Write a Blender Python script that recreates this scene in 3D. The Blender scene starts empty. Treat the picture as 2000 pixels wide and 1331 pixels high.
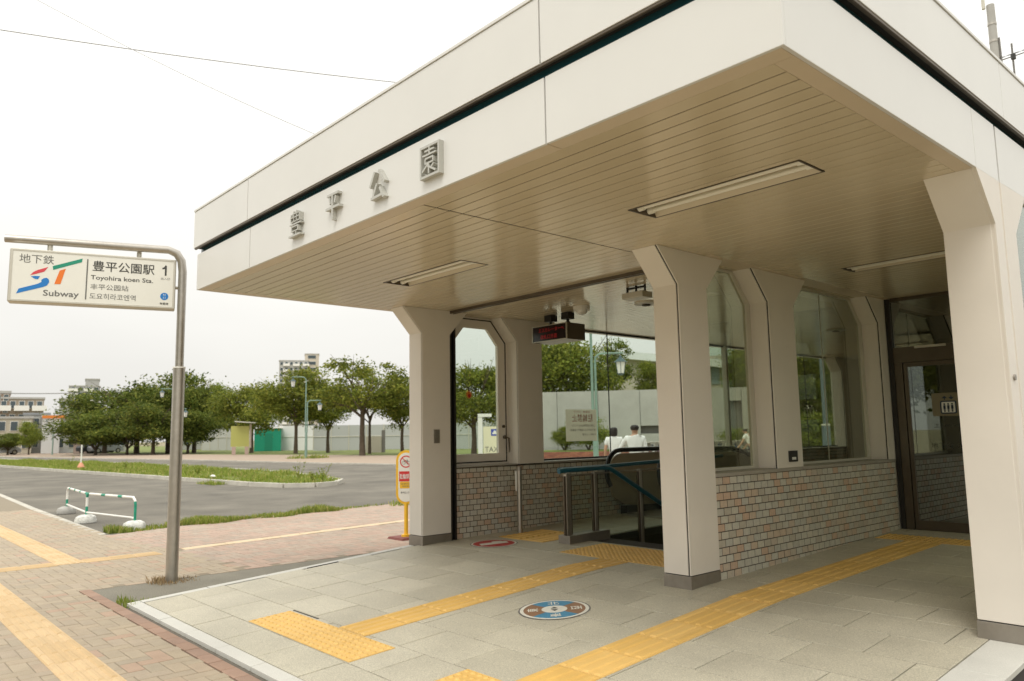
import bpy, math, random
from mathutils import Vector, Matrix
random.seed(7)
D2R=math.radians
sc=bpy.context.scene
col=sc.collection
# ---------------------------------------------------------------- camera, sky, sun, exposure
CF=Vector((-0.7387,0.6628,0.1222));CR=Vector((1,0,0));CU=Vector((0,0,1))
YAW,PIT,ROL,FPX,CH=2.4103,0.1225,-0.0173,1493.24,1.25
def cam_axes():
    f=Vector((math.cos(PIT)*math.cos(YAW),math.cos(PIT)*math.sin(YAW),math.sin(PIT)))
    r=Vector((math.sin(YAW),-math.cos(YAW),0)); u=r.cross(f)
    return f,r*math.cos(ROL)+u*math.sin(ROL),-r*math.sin(ROL)+u*math.cos(ROL)
CF,CR,CU=cam_axes()
cam=bpy.data.cameras.new('camera'); camo=bpy.data.objects.new('camera',cam); col.objects.link(camo)
camo.matrix_world=Matrix(((CR.x,CU.x,-CF.x,0),(CR.y,CU.y,-CF.y,0),(CR.z,CU.z,-CF.z,CH),(0,0,0,1)))
cam.sensor_width=36; cam.lens=FPX/2000*36; cam.clip_start=.05; cam.clip_end=1500
cam.dof.use_dof=True; cam.dof.focus_distance=6.0; cam.dof.aperture_fstop=2.8
sc.camera=camo
w=bpy.data.worlds.new('World'); sc.world=w; w.use_nodes=True
nt=w.node_tree; nt.nodes.clear()
out=nt.nodes.new('ShaderNodeOutputWorld'); bg=nt.nodes.new('ShaderNodeBackground')
sky=nt.nodes.new('ShaderNodeTexSky'); sky.sky_type='NISHITA'; sky.sun_disc=False
SUN_EL,SUN_AZ=D2R(58),D2R(-60)   # azimuth measured from +X towards +Y
sky.sun_elevation=SUN_EL; sky.sun_rotation=math.pi/2-SUN_AZ; sky.air_density=1.0; sky.dust_density=6.0; sky.ozone_density=1.0
hs=nt.nodes.new('ShaderNodeHueSaturation'); hs.inputs['Saturation'].default_value=.12; hs.inputs['Value'].default_value=1.0
nt.links.new(sky.outputs[0],hs.inputs['Color'])
# thin cloud sheet: an even overcast veil with faint mottling over the sky texture
tc=nt.nodes.new('ShaderNodeTexCoord'); mp=nt.nodes.new('ShaderNodeMapping'); mp.inputs['Scale'].default_value=(1,1,3)
nz=nt.nodes.new('ShaderNodeTexNoise'); nz.inputs['Scale'].default_value=1.6; nz.inputs['Detail'].default_value=4
rp=nt.nodes.new('ShaderNodeValToRGB'); rp.color_ramp.elements[0].color=(9.0,8.85,8.4,1); rp.color_ramp.elements[1].color=(9.9,9.75,9.2,1)
rp.color_ramp.elements[0].position=.35; rp.color_ramp.elements[1].position=.65
mx=nt.nodes.new('ShaderNodeMixRGB'); mx.inputs[0].default_value=.85
nt.links.new(tc.outputs['Generated'],mp.inputs[0]); nt.links.new(mp.outputs[0],nz.inputs['Vector']); nt.links.new(nz.outputs['Fac'],rp.inputs[0])
nt.links.new(hs.outputs[0],mx.inputs[1]); nt.links.new(rp.outputs[0],mx.inputs[2])
# overcast luminance distribution: dimmer towards the horizon, brighter overhead
sp=nt.nodes.new('ShaderNodeSeparateXYZ'); mr=nt.nodes.new('ShaderNodeMapRange'); mr.inputs['To Min'].default_value=.60; mr.inputs['To Max'].default_value=1.35
nt.links.new(tc.outputs['Generated'],sp.inputs[0]); nt.links.new(sp.outputs['Z'],mr.inputs['Value'])
mg=nt.nodes.new('ShaderNodeMixRGB'); mg.blend_type='MULTIPLY'; mg.inputs[0].default_value=1; nt.links.new(mx.outputs[0],mg.inputs[1]); nt.links.new(mr.outputs[0],mg.inputs[2])
nt.links.new(mg.outputs[0],bg.inputs[0]); bg.inputs[1].default_value=.1
nt.links.new(bg.outputs[0],out.inputs[0])
sl=bpy.data.lights.new('sun','SUN'); sl.energy=.8; sl.angle=D2R(25); sl.color=(1,.95,.86)
so=bpy.data.objects.new('sun',sl); col.objects.link(so); so.location=(0,0,30)
sd=Vector((math.cos(SUN_EL)*math.cos(SUN_AZ),math.cos(SUN_EL)*math.sin(SUN_AZ),math.sin(SUN_EL)))
so.rotation_euler=sd.to_track_quat('Z','Y').to_euler()
sc.view_settings.view_transform='Standard'; sc.view_settings.look='None'; sc.view_settings.gamma=1
sc.view_settings.exposure=0.70; sc.view_settings.use_curve_mapping=False
sc.render.engine='CYCLES'; sc.cycles.max_bounces=10; sc.cycles.diffuse_bounces=6; sc.cycles.transparent_max_bounces=16
# ---------------------------------------------------------------- materials
MATS={}
def mat(name,c,rough=.6,metal=0,bump=None,var=0,vs=6,ramp=None,spec=.5,detail=5,coat=0,speck=0,ss=160,trans=0,dirt=0):
    """c base colour; ramp=list of colours chosen at random per object/island; var=soft noise variation;
    bump=(scale,strength); speck=fine grain contrast; dirt=large stains"""
    if name in MATS: return MATS[name]
    m=bpy.data.materials.new(name); m.use_nodes=True; n=m.node_tree.nodes; l=m.node_tree.links
    p=n['Principled BSDF']; p.inputs['Roughness'].default_value=rough; p.inputs['Metallic'].default_value=metal
    p.inputs['Specular IOR Level'].default_value=spec
    if coat: p.inputs['Coat Weight'].default_value=coat; p.inputs['Coat Roughness'].default_value=.12
    geo=n.new('ShaderNodeNewGeometry')
    src=None
    if ramp:
        oi=n.new('ShaderNodeObjectInfo'); a=n.new('ShaderNodeMath'); a.operation='ADD'; fr=n.new('ShaderNodeMath'); fr.operation='FRACT'
        l.new(oi.outputs['Random'],a.inputs[0]); l.new(geo.outputs['Random Per Island'],a.inputs[1]); l.new(a.outputs[0],fr.inputs[0])
        r=n.new('ShaderNodeValToRGB'); r.color_ramp.interpolation='CONSTANT'
        el=r.color_ramp.elements
        el[1].position=1/len(ramp)
        for i in range(2,len(ramp)): el.new(i/len(ramp))
        for e,cc in zip(el,ramp): e.color=(*cc,1)
        l.new(fr.outputs[0],r.inputs[0]); src=r.outputs[0]
    def noise(scale,detail=4,rough=.55):
        z=n.new('ShaderNodeTexNoise'); z.inputs['Scale'].default_value=scale; z.inputs['Detail'].default_value=detail; z.inputs['Roughness'].default_value=rough
        l.new(geo.outputs['Position'],z.inputs['Vector']); return z.outputs['Fac']
    def modulate(src,fac,lo,hi):
        mr=n.new('ShaderNodeMapRange'); mr.inputs['From Min'].default_value=.3; mr.inputs['From Max'].default_value=.7
        mr.inputs['To Min'].default_value=lo; mr.inputs['To Max'].default_value=hi; l.new(fac,mr.inputs['Value'])
        mm=n.new('ShaderNodeMixRGB'); mm.blend_type='MULTIPLY'; mm.inputs[0].default_value=1
        if src is None: mm.inputs[1].default_value=(*c,1)
        else: l.new(src,mm.inputs[1])
        l.new(mr.outputs[0],mm.inputs[2]); return mm.outputs[0]
    if var: src=modulate(src,noise(vs,detail),1-var,1+var)
    if speck: src=modulate(src,noise(ss,2),1-speck,1+speck)
    if dirt: src=modulate(src,noise(.7,6,.65),1-dirt,1+dirt*.3)
    if src is None: p.inputs['Base Color'].default_value=(*c,1)
    else: l.new(src,p.inputs['Base Color'])
    if bump:
        b=n.new('ShaderNodeBump'); b.inputs['Strength'].default_value=bump[1]; b.inputs['Distance'].default_value=bump[2] if len(bump)>2 else .01
        l.new(noise(bump[0],3),b.inputs['Height']); l.new(b.outputs[0],p.inputs['Normal'])
    if trans:
        t=n.new('ShaderNodeBsdfTranslucent'); ms=n.new('ShaderNodeMixShader'); ms.inputs[0].default_value=trans
        if src is None: t.inputs[0].default_value=(*c,1)
        else: l.new(src,t.inputs[0])
        o=n['Material Output']; l.new(p.outputs[0],ms.inputs[1]); l.new(t.outputs[0],ms.inputs[2]); l.new(ms.outputs[0],o.inputs[0])
    MATS[name]=m; return m
def glass(name,tint,refl,base=.04,rough=.0):
    m=bpy.data.materials.new(name); m.use_nodes=True; n=m.node_tree.nodes; l=m.node_tree.links; n.clear()
    o=n.new('ShaderNodeOutputMaterial'); t=n.new('ShaderNodeBsdfTransparent'); g=n.new('ShaderNodeBsdfGlossy'); x=n.new('ShaderNodeMixShader')
    t.inputs[0].default_value=(*tint,1); g.inputs['Color'].default_value=(.9,.95,.93,1); g.inputs['Roughness'].default_value=rough
    lw=n.new('ShaderNodeLayerWeight'); lw.inputs[0].default_value=.5; f=n.new('ShaderNodeMath'); f.operation='POWER'; f.inputs[1].default_value=4; l.new(lw.outputs['Facing'],f.inputs[0])
    a=n.new('ShaderNodeMath'); a.operation='MULTIPLY_ADD'; a.inputs[1].default_value=refl; a.inputs[2].default_value=base; a.use_clamp=True
    l.new(f.outputs[0],a.inputs[0]); l.new(a.outputs[0],x.inputs[0]); l.new(t.outputs[0],x.inputs[1]); l.new(g.outputs[0],x.inputs[2]); l.new(x.outputs[0],o.inputs[0])
    return m
M={}
M['panel']=mat('cream_panel',(.715,.71,.68),.30,0,(2.5,.05,.02),.02,1.2,spec=.45,dirt=.035)
M['column']=mat('column_panel',(.75,.70,.625),.42,0,(3,.05,.02),.03,1.5,spec=.35,dirt=.06)
M['soffit']=mat('soffit_board',(.63,.54,.38),.16,0,(6,.03,.01),.02,2,ramp=[(.63,.54,.38),(.62,.53,.37),(.64,.55,.39),(.625,.535,.375)],spec=.75)
M['soffit_trim']=mat('soffit_trim',(.64,.54,.40),.35,0,None,.02)
M['dark']=mat('dark_gap_and_shadow',(.015,.014,.012),.7)
M['joint']=mat('joint_grey',(.16,.15,.135),.6)
M['brown']=mat('bronze_frame',(.115,.092,.066),.35,.5,None,.08,8)
M['blackf']=mat('black_frame',(.02,.018,.016),.4)
M['steel']=mat('stainless_steel',(.45,.42,.37),.34,.8,(40,.04,.005),.08,14,dirt=.12)
M['plinth']=mat('plinth_steel',(.34,.31,.27),.4,.7,(60,.05,.005),.1,10,dirt=.15)
M['alum']=mat('grey_frame',(.56,.535,.45),.4,.1,None,.03)
M['brick']=mat('wall_brick',(.4,.37,.31),.5,0,(90,.25,.004),.08,30,ramp=[(.58,.55,.46),(.54,.52,.45),(.61,.57,.48),(.55,.48,.39),(.58,.42,.31),(.52,.51,.45),(.58,.49,.39),(.58,.56,.48),(.59,.47,.36),(.54,.52,.45),(.50,.46,.38),(.57,.55,.48)],speck=.10,ss=220)
M['mortar']=mat('brick_mortar',(.075,.06,.045),.9)
M['sill']=mat('stone_sill',(.36,.33,.28),.5,0,None,.06,12)
M['slab']=mat('granite_slab',(.45,.43,.37),.55,0,(260,.25,.003),.05,2.5,ramp=[(0.489,0.454,0.356),(0.510,0.474,0.370),(0.463,0.428,0.332),(0.494,0.459,0.356),(0.520,0.484,0.380),(0.473,0.439,0.342)],speck=.26,ss=130,dirt=.22,spec=.4)
M['kerbstone']=mat('pale_granite',(.55,.54,.49),.6,0,(200,.3,.003),.05,3,speck=.12,ss=220,dirt=.08)
M['lettermetal']=mat('letter_grey',(.50,.495,.45),.4,.2)
M['grout']=mat('slab_joint',(.05,.045,.04),.9)
M['paver']=mat('grey_paver',(.34,.30,.24),.85,0,(120,.5,.004),.06,8,ramp=[(0.371,0.304,0.216),(0.357,0.295,0.212),(0.385,0.317,0.229),(0.367,0.299,0.216),(0.348,0.290,0.212),(0.380,0.308,0.220),(0.390,0.277,0.199),(0.362,0.299,0.216),(0.371,0.304,0.225),(0.353,0.290,0.212),(0.376,0.295,0.212),(0.339,0.282,0.208)],speck=.12,ss=260,dirt=.07)
M['pinkpaver']=mat('pink_paver',(.42,.33,.27),.85,0,(120,.5,.004),.06,8,ramp=[(0.406,0.293,0.228),(0.378,0.288,0.224),(0.397,0.319,0.250),(0.424,0.310,0.242),(0.361,0.293,0.232)],speck=.1,ss=200,dirt=.1)
M['redpaver']=mat('red_edging',(.40,.26,.185),.85,0,(120,.5,.004),.08,8,speck=.12,ss=260,dirt=.1,ramp=[(.320,.208,.148),(.296,.196,.144),(.336,.220,.160)])
M['sand']=mat('paver_joint_sand',(.25,.21,.15),.95,0,None,.1,20)
M['asphalt']=mat('asphalt',(.165,.15,.12),.9,0,(90,.5,.01),.16,.35,speck=.2,ss=60,dirt=.30)
M['asphalt_old']=mat('patch_asphalt',(.20,.185,.145),.92,0,(70,.6,.01),.1,3,speck=.25,ss=90,dirt=.15)
M['yellow']=mat('tactile_yellow',(.70,.43,.12),.6,0,(150,.3,.003),.07,3,ramp=[(.71,.45,.135),(.68,.425,.12),(.73,.47,.15)],speck=.05,ss=150,dirt=.10)
M['yellow_pale']=mat('faded_tactile_yellow',(.70,.50,.24),.8,0,(120,.4,.004),.06,5,ramp=[(.554,.399,.218),(.538,.382,.202),(.580,.420,.235)],speck=.07,ss=180,dirt=.08)
M['paintline']=mat('cream_paint',(.60,.47,.31),.8,0,None,.1,6)
M['grass']=mat('grass_blades',(.12,.17,.03),.8,0,None,.15,2,ramp=[(.21,.27,.035),(.27,.32,.05),(.17,.23,.03),(.40,.36,.12),(.23,.29,.045)],trans=.3)
M['drygrass']=mat('dry_grass',(.33,.23,.12),.9,ramp=[(.33,.23,.12),(.24,.16,.08),(.4,.3,.16)])
M['earth']=mat('park_ground',(.25,.22,.13),.95,0,(5,.4,.05),.25,.5)
M['turf']=mat('mown_turf',(.16,.19,.05),.95,0,(12,.6,.05),.25,.8)
M['kerbc']=mat('kerb_concrete',(.50,.475,.41),.85,0,(10,.3,.01),.12,3,dirt=.15)
M['concrete']=mat('concrete',(.42,.41,.38),.8,0,(10,.2,.01),.06,1.5,dirt=.1)
M['white']=mat('white_paint',(.78,.77,.72),.5,0,None,.02)
M['signwhite']=mat('sign_face',(.80,.79,.72),.35,0,None,.01,spec=.4)
M['signframe']=mat('sign_frame',(.58,.55,.47),.38,.6,None,.05)
M['ink']=mat('sign_ink',(.045,.045,.04),.6)
M['ink2']=mat('sign_ink_grey',(.14,.14,.13),.6)
M['red']=mat('sign_red',(.62,.035,.035),.5)
M['logored']=mat('logo_red',(.65,.06,.08),.5)
M['blue']=mat('logo_blue',(.01,.19,.55),.5)
M['green']=mat('logo_green',(.01,.27,.17),.5)
M['orange']=mat('logo_orange',(.80,.19,.02),.5)
M['navy']=mat('sticker_navy',(.01,.03,.07),.5)
M['railblue']=mat('teal_handrail',(.012,.10,.15),.3,0,None,.05,spec=.6)
M['signyellow']=mat('sign_yellow',(.85,.50,.03),.4)
M['lampgreen']=mat('lamp_post_green',(.21,.31,.26),.5,.2,None,.1,3)
M['railgreen']=mat('barrier_green',(.01,.26,.16),.5,0,None,.2,20)
M['lampglass']=mat('lantern_pane',(.8,.8,.76),.3)
M['bark']=mat('tree_bark',(.10,.075,.05),.9,0,(20,.6,.05),.2,4)
M['leaf']=mat('leaves_mid',(.07,.11,.02),.65,0,None,.3,.35,ramp=[(.17,.20,.03),(.12,.155,.024),(.22,.24,.036),(.28,.28,.05),(.10,.13,.02),(.18,.21,.03)],trans=.35,spec=.2)
M['leafdark']=mat('leaves_dark',(.035,.06,.012),.7,0,None,.35,.3,ramp=[(.105,.14,.024),(.075,.105,.018),(.15,.18,.03),(.21,.22,.04),(.085,.12,.021)],trans=.3,spec=.2)
M['leafbright']=mat('leaves_bright',(.11,.17,.03),.7,0,None,.2,.6,ramp=[(.19,.24,.036),(.25,.29,.045),(.15,.20,.03),(.31,.32,.06),(.13,.17,.03)],trans=.3,spec=.2)
M['black']=mat('black_rubber',(.012,.012,.014),.25,spec=.5)
M['balustrade']=mat('bronze_balustrade',(.40,.34,.25),.2,.35,None,.05)
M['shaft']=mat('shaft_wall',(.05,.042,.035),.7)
M['stairtread']=mat('stair_tread',(.10,.09,.075),.6)
M['innerwall']=mat('inner_wall',(.62,.60,.53),.5)
M['tube']=mat('fluorescent_tube',(.82,.80,.70),.35)
M['reflector']=mat('light_reflector',(.62,.55,.42),.3)
M['skin']=mat('skin',(.52,.31,.21),.55)
M['hair']=mat('dark_hair',(.018,.013,.012),.5)
M['shirt']=mat('white_shirt',(.80,.80,.80),.8,0,(8,.5,.03))
M['skirt']=mat('dark_clothes',(.05,.05,.055),.85)
M['glassL']=glass('clear_window_glass',(.86,.90,.86),.8,.02)
M['glassM']=glass('smoked_window_glass',(.76,.77,.69),1.0,.05)
M['glassR']=glass('tinted_door_glass',(.12,.12,.10),1.4,.30)
M['glassband']=mat('clerestory_glass',(.012,.06,.075),.06,0,spec=.9)
# ---------------------------------------------------------------- object helpers
ORG={}
def tag(o,label=None,cat=None,group=None,kind=None):
    if label: o['label']=label
    if cat: o['category']=cat
    if group: o['group']=group
    if kind: o['kind']=kind
    return o
def empty(name,loc,label,cat,group=None,kind=None):
    o=bpy.data.objects.new(name,None); col.objects.link(o); o.location=loc; o.empty_display_size=.1
    ORG[o]=Vector(loc); return tag(o,label,cat,group,kind)
class MB:
    def __init__(s): s.v=[]; s.f=[]; s.m=None
    def add(s,vs,fs):
        b=len(s.v)
        for p in vs:
            p=Vector(p); s.v.append(s.m@p if s.m else p)
        s.f+= [tuple(b+i for i in f) for f in fs]; return s
    def hexa(s,p): return s.add(p,[(0,3,2,1),(4,5,6,7),(0,1,5,4),(1,2,6,5),(2,3,7,6),(3,0,4,7)])
    def box(s,x0,x1,y0,y1,z0,z1): return s.hexa([(x0,y0,z0),(x1,y0,z0),(x1,y1,z0),(x0,y1,z0),(x0,y0,z1),(x1,y0,z1),(x1,y1,z1),(x0,y1,z1)])
    def prism(s,poly,d):
        n=len(poly); d=Vector(d); a=[Vector(p) for p in poly]
        return s.add(a+[p+d for p in a],[tuple(range(n))[::-1],tuple(range(n,2*n))]+[(i,(i+1)%n,n+(i+1)%n,n+i) for i in range(n)])
    def frame(s,outer,inner,d):
        n=len(outer); d=Vector(d); o=[Vector(p) for p in outer]; q=[Vector(p) for p in inner]
        fs=[]
        for i in range(n):
            j=(i+1)%n
            fs+=[(i,j,n+j,n+i),(2*n+j,2*n+i,3*n+i,3*n+j),(j,i,2*n+i,2*n+j),(n+i,n+j,3*n+j,3*n+i)]
        return s.add(o+q+[p+d for p in o]+[p+d for p in q],fs)
    def tube(s,pts,r,n=8,cap=True):
        pts=[Vector(p) for p in pts]; rr=r if isinstance(r,(list,tuple)) else [r]*len(pts)
        vs=[]; up=None
        for i,p in enumerate(pts):
            t=(pts[min(i+1,len(pts)-1)]-pts[max(i-1,0)]).normalized()
            if up is None:
                up=Vector((0,0,1)) if abs(t.z)<.9 else Vector((1,0,0))
            a=t.cross(up)
            if a.length<1e-4: a=t.cross(Vector((1,0,0)))
            a.normalize(); b=a.cross(t).normalized(); up=b
            for k in range(n):
                q=2*math.pi*k/n; vs.append(p+a*math.cos(q)*rr[i]+b*math.sin(q)*rr[i])
        fs=[]
        for i in range(len(pts)-1):
            for k in range(n): fs.append((i*n+k,i*n+(k+1)%n,(i+1)*n+(k+1)%n,(i+1)*n+k))
        if cap: fs+=[tuple(range(n))[::-1],tuple((len(pts)-1)*n+k for k in range(n))]
        return s.add(vs,fs)
    def disc(s,c,r,nrm,t=.004,n=32,ry=None):
        nrm=Vector(nrm).normalized(); a=nrm.orthogonal().normalized()
        if abs(nrm.z)<.9: a=Vector((0,0,1)).cross(nrm).normalized()
        b=nrm.cross(a); ry=ry or r; c=Vector(c)
        return s.prism([c+a*math.cos(2*math.pi*k/n)*r+b*math.sin(2*math.pi*k/n)*ry for k in range(n)],nrm*t)
    def ball(s,c,r,n=10,sq=(1,1,1)):
        vs=[];fs=[];m=n//2
        for i in range(m+1):
            th=math.pi*i/m
            for k in range(n):
                ph=2*math.pi*k/n; vs.append((c[0]+r*sq[0]*math.sin(th)*math.cos(ph),c[1]+r*sq[1]*math.sin(th)*math.sin(ph),c[2]+r*sq[2]*math.cos(th)))
        for i in range(m):
            for k in range(n): fs.append((i*n+k,(i+1)*n+k,(i+1)*n+(k+1)%n,i*n+(k+1)%n))
        return s.add(vs,fs)
    def build(s,name,m,parent=None,smooth=False,bevel=0):
        org=ORG.get(parent,Vector((0,0,0)))
        me=bpy.data.meshes.new(name); me.from_pydata([tuple(p-org) for p in s.v],[],s.f); me.update()
        me.materials.append(m)
        if smooth:
            me.polygons.foreach_set('use_smooth',[True]*len(me.polygons)); me.set_sharp_from_angle(angle=D2R(40))
        o=bpy.data.objects.new(name,me); col.objects.link(o)
        if parent is not None: o.parent=parent; ORG[o]=org
        if bevel:
            b=o.modifiers.new('bevel','BEVEL'); b.width=bevel; b.segments=2; b.limit_method='ANGLE'; b.angle_limit=D2R(40)
        return o
def share(o,me,name,loc,parent,rot=None):
    c=bpy.data.objects.new(name,me); col.objects.link(c); c.parent=parent
    c.location=Vector(loc)-ORG.get(parent,Vector((0,0,0)))
    if rot: c.rotation_euler=rot
    return c
def copy_tree(o,loc=None,rz=None,parent=None,label=None,scale=None):
    c=o.copy(); col.objects.link(c)
    if parent is not None: c.parent=parent
    if loc is not None: c.location=loc
    if rz is not None: c.rotation_euler=(0,0,rz)
    if scale is not None: c.scale=scale
    if label: c['label']=label
    for ch in list(o.children): copy_tree(ch,parent=c)
    return c
def at(u,D,z=0.0,v=None):
    """place a measured bearing (column u of the photograph) at a real horizontal distance D"""
    f=CF+CR*((u-1000)/FPX)-CU*(((850 if v is None else v)-665.5)/FPX)
    h=Vector((f.x,f.y,0)).length; t=D/h
    return Vector((f.x*t,f.y*t,(CH+f.z*t) if v is not None else z))
PZ=-.217
def zg(y): return -.062*(5.333-max(y,2.14)) if y<5.333 else .0225*(y-5.333)
_dg=None
def text(body,name,m,parent,origin,ux,uy,w=None,h=None,depth=.002,bold=0,align='C'):
    """lettering as thin raised mesh; fitted to width w and height h; ux,uy are the writing directions"""
    cu=bpy.data.curves.new(name,'FONT'); cu.body=body; cu.offset=bold; cu.resolution_u=3
    o=bpy.data.objects.new(name,cu); col.objects.link(o)
    bpy.context.view_layer.update()
    me=bpy.data.meshes.new_from_object(o.evaluated_get(bpy.context.evaluated_depsgraph_get()))
    bpy.data.objects.remove(o); bpy.data.curves.remove(cu)
    vs=[v.co.copy() for v in me.vertices]; fs=[tuple(p.vertices) for p in me.polygons]
    ed={}
    for f in fs:
        for i in range(len(f)):
            a,b=f[i],f[(i+1)%len(f)]; k=(min(a,b),max(a,b)); ed[k]=None if k in ed else (a,b)
    bpy.data.meshes.remove(me)
    if not vs: return None
    x0=min(v.x for v in vs);x1=max(v.x for v in vs);y0=min(v.y for v in vs);y1=max(v.y for v in vs)
    sx=(w/(x1-x0)) if w else None; sy=(h/(y1-y0)) if h else None
    sx=sx or sy; sy=sy or sx
    ux=Vector(ux).normalized(); uy=Vector(uy).normalized(); n=ux.cross(uy)
    if name.startswith('mirror'): n=-n
    ax={'C':(x0+x1)/2,'L':x0,'R':x1}[align]
    P=[Vector(origin)+ux*(v.x-ax)*sx+uy*(v.y-(y0+y1)/2)*sy for v in vs]; N=len(P)
    mb=MB(); sides=[(e[0],e[1],N+e[1],N+e[0]) for e in ed.values() if e]
    mb.add([p+n*depth for p in P]+P,fs+[(s[3],s[2],s[1],s[0]) for s in sides])
    return mb.build('lettering' if name.startswith('mirror') else name,m,parent)
def grass_patch(name,pred,x0,x1,y0,y1,z,n,h,m,label=None,width=.012):
    mb=MB(); k=0; vs=[];fs=[]
    while k<n:
        x=random.uniform(x0,x1);y=random.uniform(y0,y1)
        k+=1
        if not pred(x,y): continue
        cl=math.sin(x*1.9+math.sin(y*2.3)*1.5)+math.sin(y*3.1+x*.6)+math.sin(x*5.3)*.6
        if cl<-.6 and random.random()<.6: continue
        a=random.uniform(0,6.28);l=h*random.uniform(.3,1.0)*(1+.35*max(-1,cl));dx=math.cos(a);dy=math.sin(a);t=random.uniform(0,.6)*l
        b=len(vs); wv=width*random.uniform(.6,1.4)
        vs+=[(x-dy*wv,y+dx*wv,z),(x+dy*wv,y-dx*wv,z),(x+dx*t*.4+dy*wv*.6,y+dy*t*.4-dx*wv*.6,z+l*.6),(x+dx*t,y+dy*t,z+l)]
        fs+=[(b,b+1,b+2,b+3)]
    mb.add(vs,fs); o=mb.build(name,m); tag(o,kind='stuff')
    if label: tag(o,label,'grass')
    return o
# ---------------------------------------------------------------- ground, road, pavements
F_,R_,L_,ZB=2.75,-1.411,-7.901,2.778
def sheet(name,pts,z,m,t=None):
    mb=MB()
    if t: mb.prism([(x,y,z-t) for x,y in pts],(0,0,t))
    else: mb.add([(x,y,z) for x,y in pts],[tuple(range(len(pts)))])
    return tag(mb.build(name,m),kind='structure')
sheet('ground',[(-900,-500),(500,-500),(500,900),(-900,900)],PZ-.060,M['earth'])
sheet('road',[(-300,4.2),(-60,4.2),(-27,3.98),(-20,3.66),(-13.6,3.45),(-13.9,4.6),(-14.5,7.4),(-14.5,9.5),(-14.5,22.5),(-34.5,22.6),(-42,21.6),(-56,20.6),(-100,14.8),(-300,10)],PZ-.018,M['asphalt'])
sheet('plaza_paving',[(-14.5,22.5),(-34.5,22.6),(-42,21.6),(-56,20.6),(-100,14.8),(-300,10),(-300,30),(-120,26),(-85,29),(-60,33.5),(-44,35),(-20,36),(-5,40),(10,40),(10,22.5)],PZ-.022,M['pinkpaver_far'] if 'pinkpaver_far' in M else mat('plaza_pavers',(.36,.28,.21),.9,0,(30,.4,.01),.06,3,speck=.1,ss=30,dirt=.08))
turf=sheet('turf',[(-300,30),(-120,26),(-85,29),(-60,33.5),(-44,35),(-20,36),(-5,40),(-5,90),(-60,70),(-110,60),(-300,75)],PZ-.026,M['turf'])
# kerb along the plaza and the road
def kerb(name,path,w,z0,z1,m,seg=1.2,closed=False):
    root=tag(bpy.data.objects.new(name,None),kind='structure'); col.objects.link(root); ORG[root]=Vector((0,0,0))
    pts=[Vector((x,y,0)) for x,y in path]
    mb=MB(); k=0
    for a,b in zip(pts,pts[1:]):
        L=(b-a).length; n=max(1,int(L/seg)); d=(b-a)/n; nn=Vector((-d.y,d.x,0)).normalized()*w/2
        for i in range(n):
            p=a+d*i+d*.006; q=a+d*(i+1)-d*.006
            s=MB().hexa([(*(p-nn)[:2],z0),(*(q-nn)[:2],z0),(*(q+nn)[:2],z0),(*(p+nn)[:2],z0),(*(p-nn)[:2],z1),(*(q-nn)[:2],z1),(*(q+nn)[:2],z1),(*(p+nn)[:2],z1)])
            near=((p+q)/2).length<38
            if near and k<160: s.build('kerb_stone',m,root); k+=1
            else: mb.add(s.v,s.f)
    if mb.v: tag(mb.build('kerb_run',m,root),kind='stuff')
    return root
kerb('plaza_kerb',[(-10,22.5),(-34.5,22.6),(-42,21.6),(-56,20.6),(-100,14.8),(-200,11)],.16,PZ-.05,PZ+.05,M['kerbc'])
kerb('sidewalk_kerb',[(-60,4.1),(-27,3.94),(-20,3.62),(-13.7,3.42)],.14,PZ-.05,PZ-.003,M['kerbc'])
MED=[(-95,8.6),(-58,8.5),(-45,9.1),(-35.8,9.66),(-27.5,10.1),(-24,10.25),(-22.3,10.6),(-21.7,11.3),(-21.9,12.1),(-23,12.9),(-25,13.4),(-31,14.6),(-45,14.7),(-60,14.2),(-79,12.6),(-95,11.5)]
kerb('median_kerb',MED+[MED[0]],.18,PZ-.05,PZ+.11,M['kerbc'])
sheet('median_soil',MED,PZ+.07,M['turf'])
def inpoly(x,y,P):
    c=False;j=len(P)-1
    for i in range(len(P)):
        if (P[i][1]>y)!=(P[j][1]>y) and x<(P[j][0]-P[i][0])*(y-P[i][1])/(P[j][1]-P[i][1])+P[i][0]: c=not c
        j=i
    return c
grass_patch('grass',lambda x,y:inpoly(x,y,MED),-75,-21.5,8.4,15,PZ+.07,60000,.13,M['grass'],width=.02)
grass_patch('verge_grass',lambda x,y:abs(x+14.0+.09*(y-3.6))<.30*(1+.4*math.sin(y*5))*max(0,(1-max(0,y-7.2)/2.2)),-15.2,-13.3,3.55,9.4,PZ-.02,34000,.13,M['grass'],width=.009)
grass_patch('kerb_weeds',lambda x,y:abs(y-(10.0+.02*(x+22)))<.35 and math.sin(x*2.1)+math.sin(x*.7+1)>.9,-34,-21.5,9.5,10.6,PZ-.01,5000,.12,M['grass'],width=.015)
grass_patch('corner_grass',lambda x,y:(x+7.72)**2/.05+(y-2.17)**2/.006<1 or (abs(x+7.71-.02)<.035 and 2.1<y<2.6),-8.1,-7.5,2.05,2.6,PZ-.01,1500,.045,M['grass'],width=.004)
grass_patch('dry_grass_tuft',lambda x,y:(x+8.60)**2+(y-2.86)**2<.065*random.random()+.004,-9.0,-8.2,2.5,3.3,PZ-.01,4200,.07,M['drygrass'],width=.004)
grass_patch('plaza_weeds',lambda x,y:((x+53.2)**2+(y-27)**2<2.5),-56,-50,24,30,PZ-.01,2500,.25,M['grass'],width=.03)
grass_patch('pavement_edge_grass',lambda x,y:(x+14.1)**2*2+(y-10.2)**2<1.2*random.random(),-15.5,-13,8.6,11.6,PZ-.01,5000,.12,M['grass'],width=.012)
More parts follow.
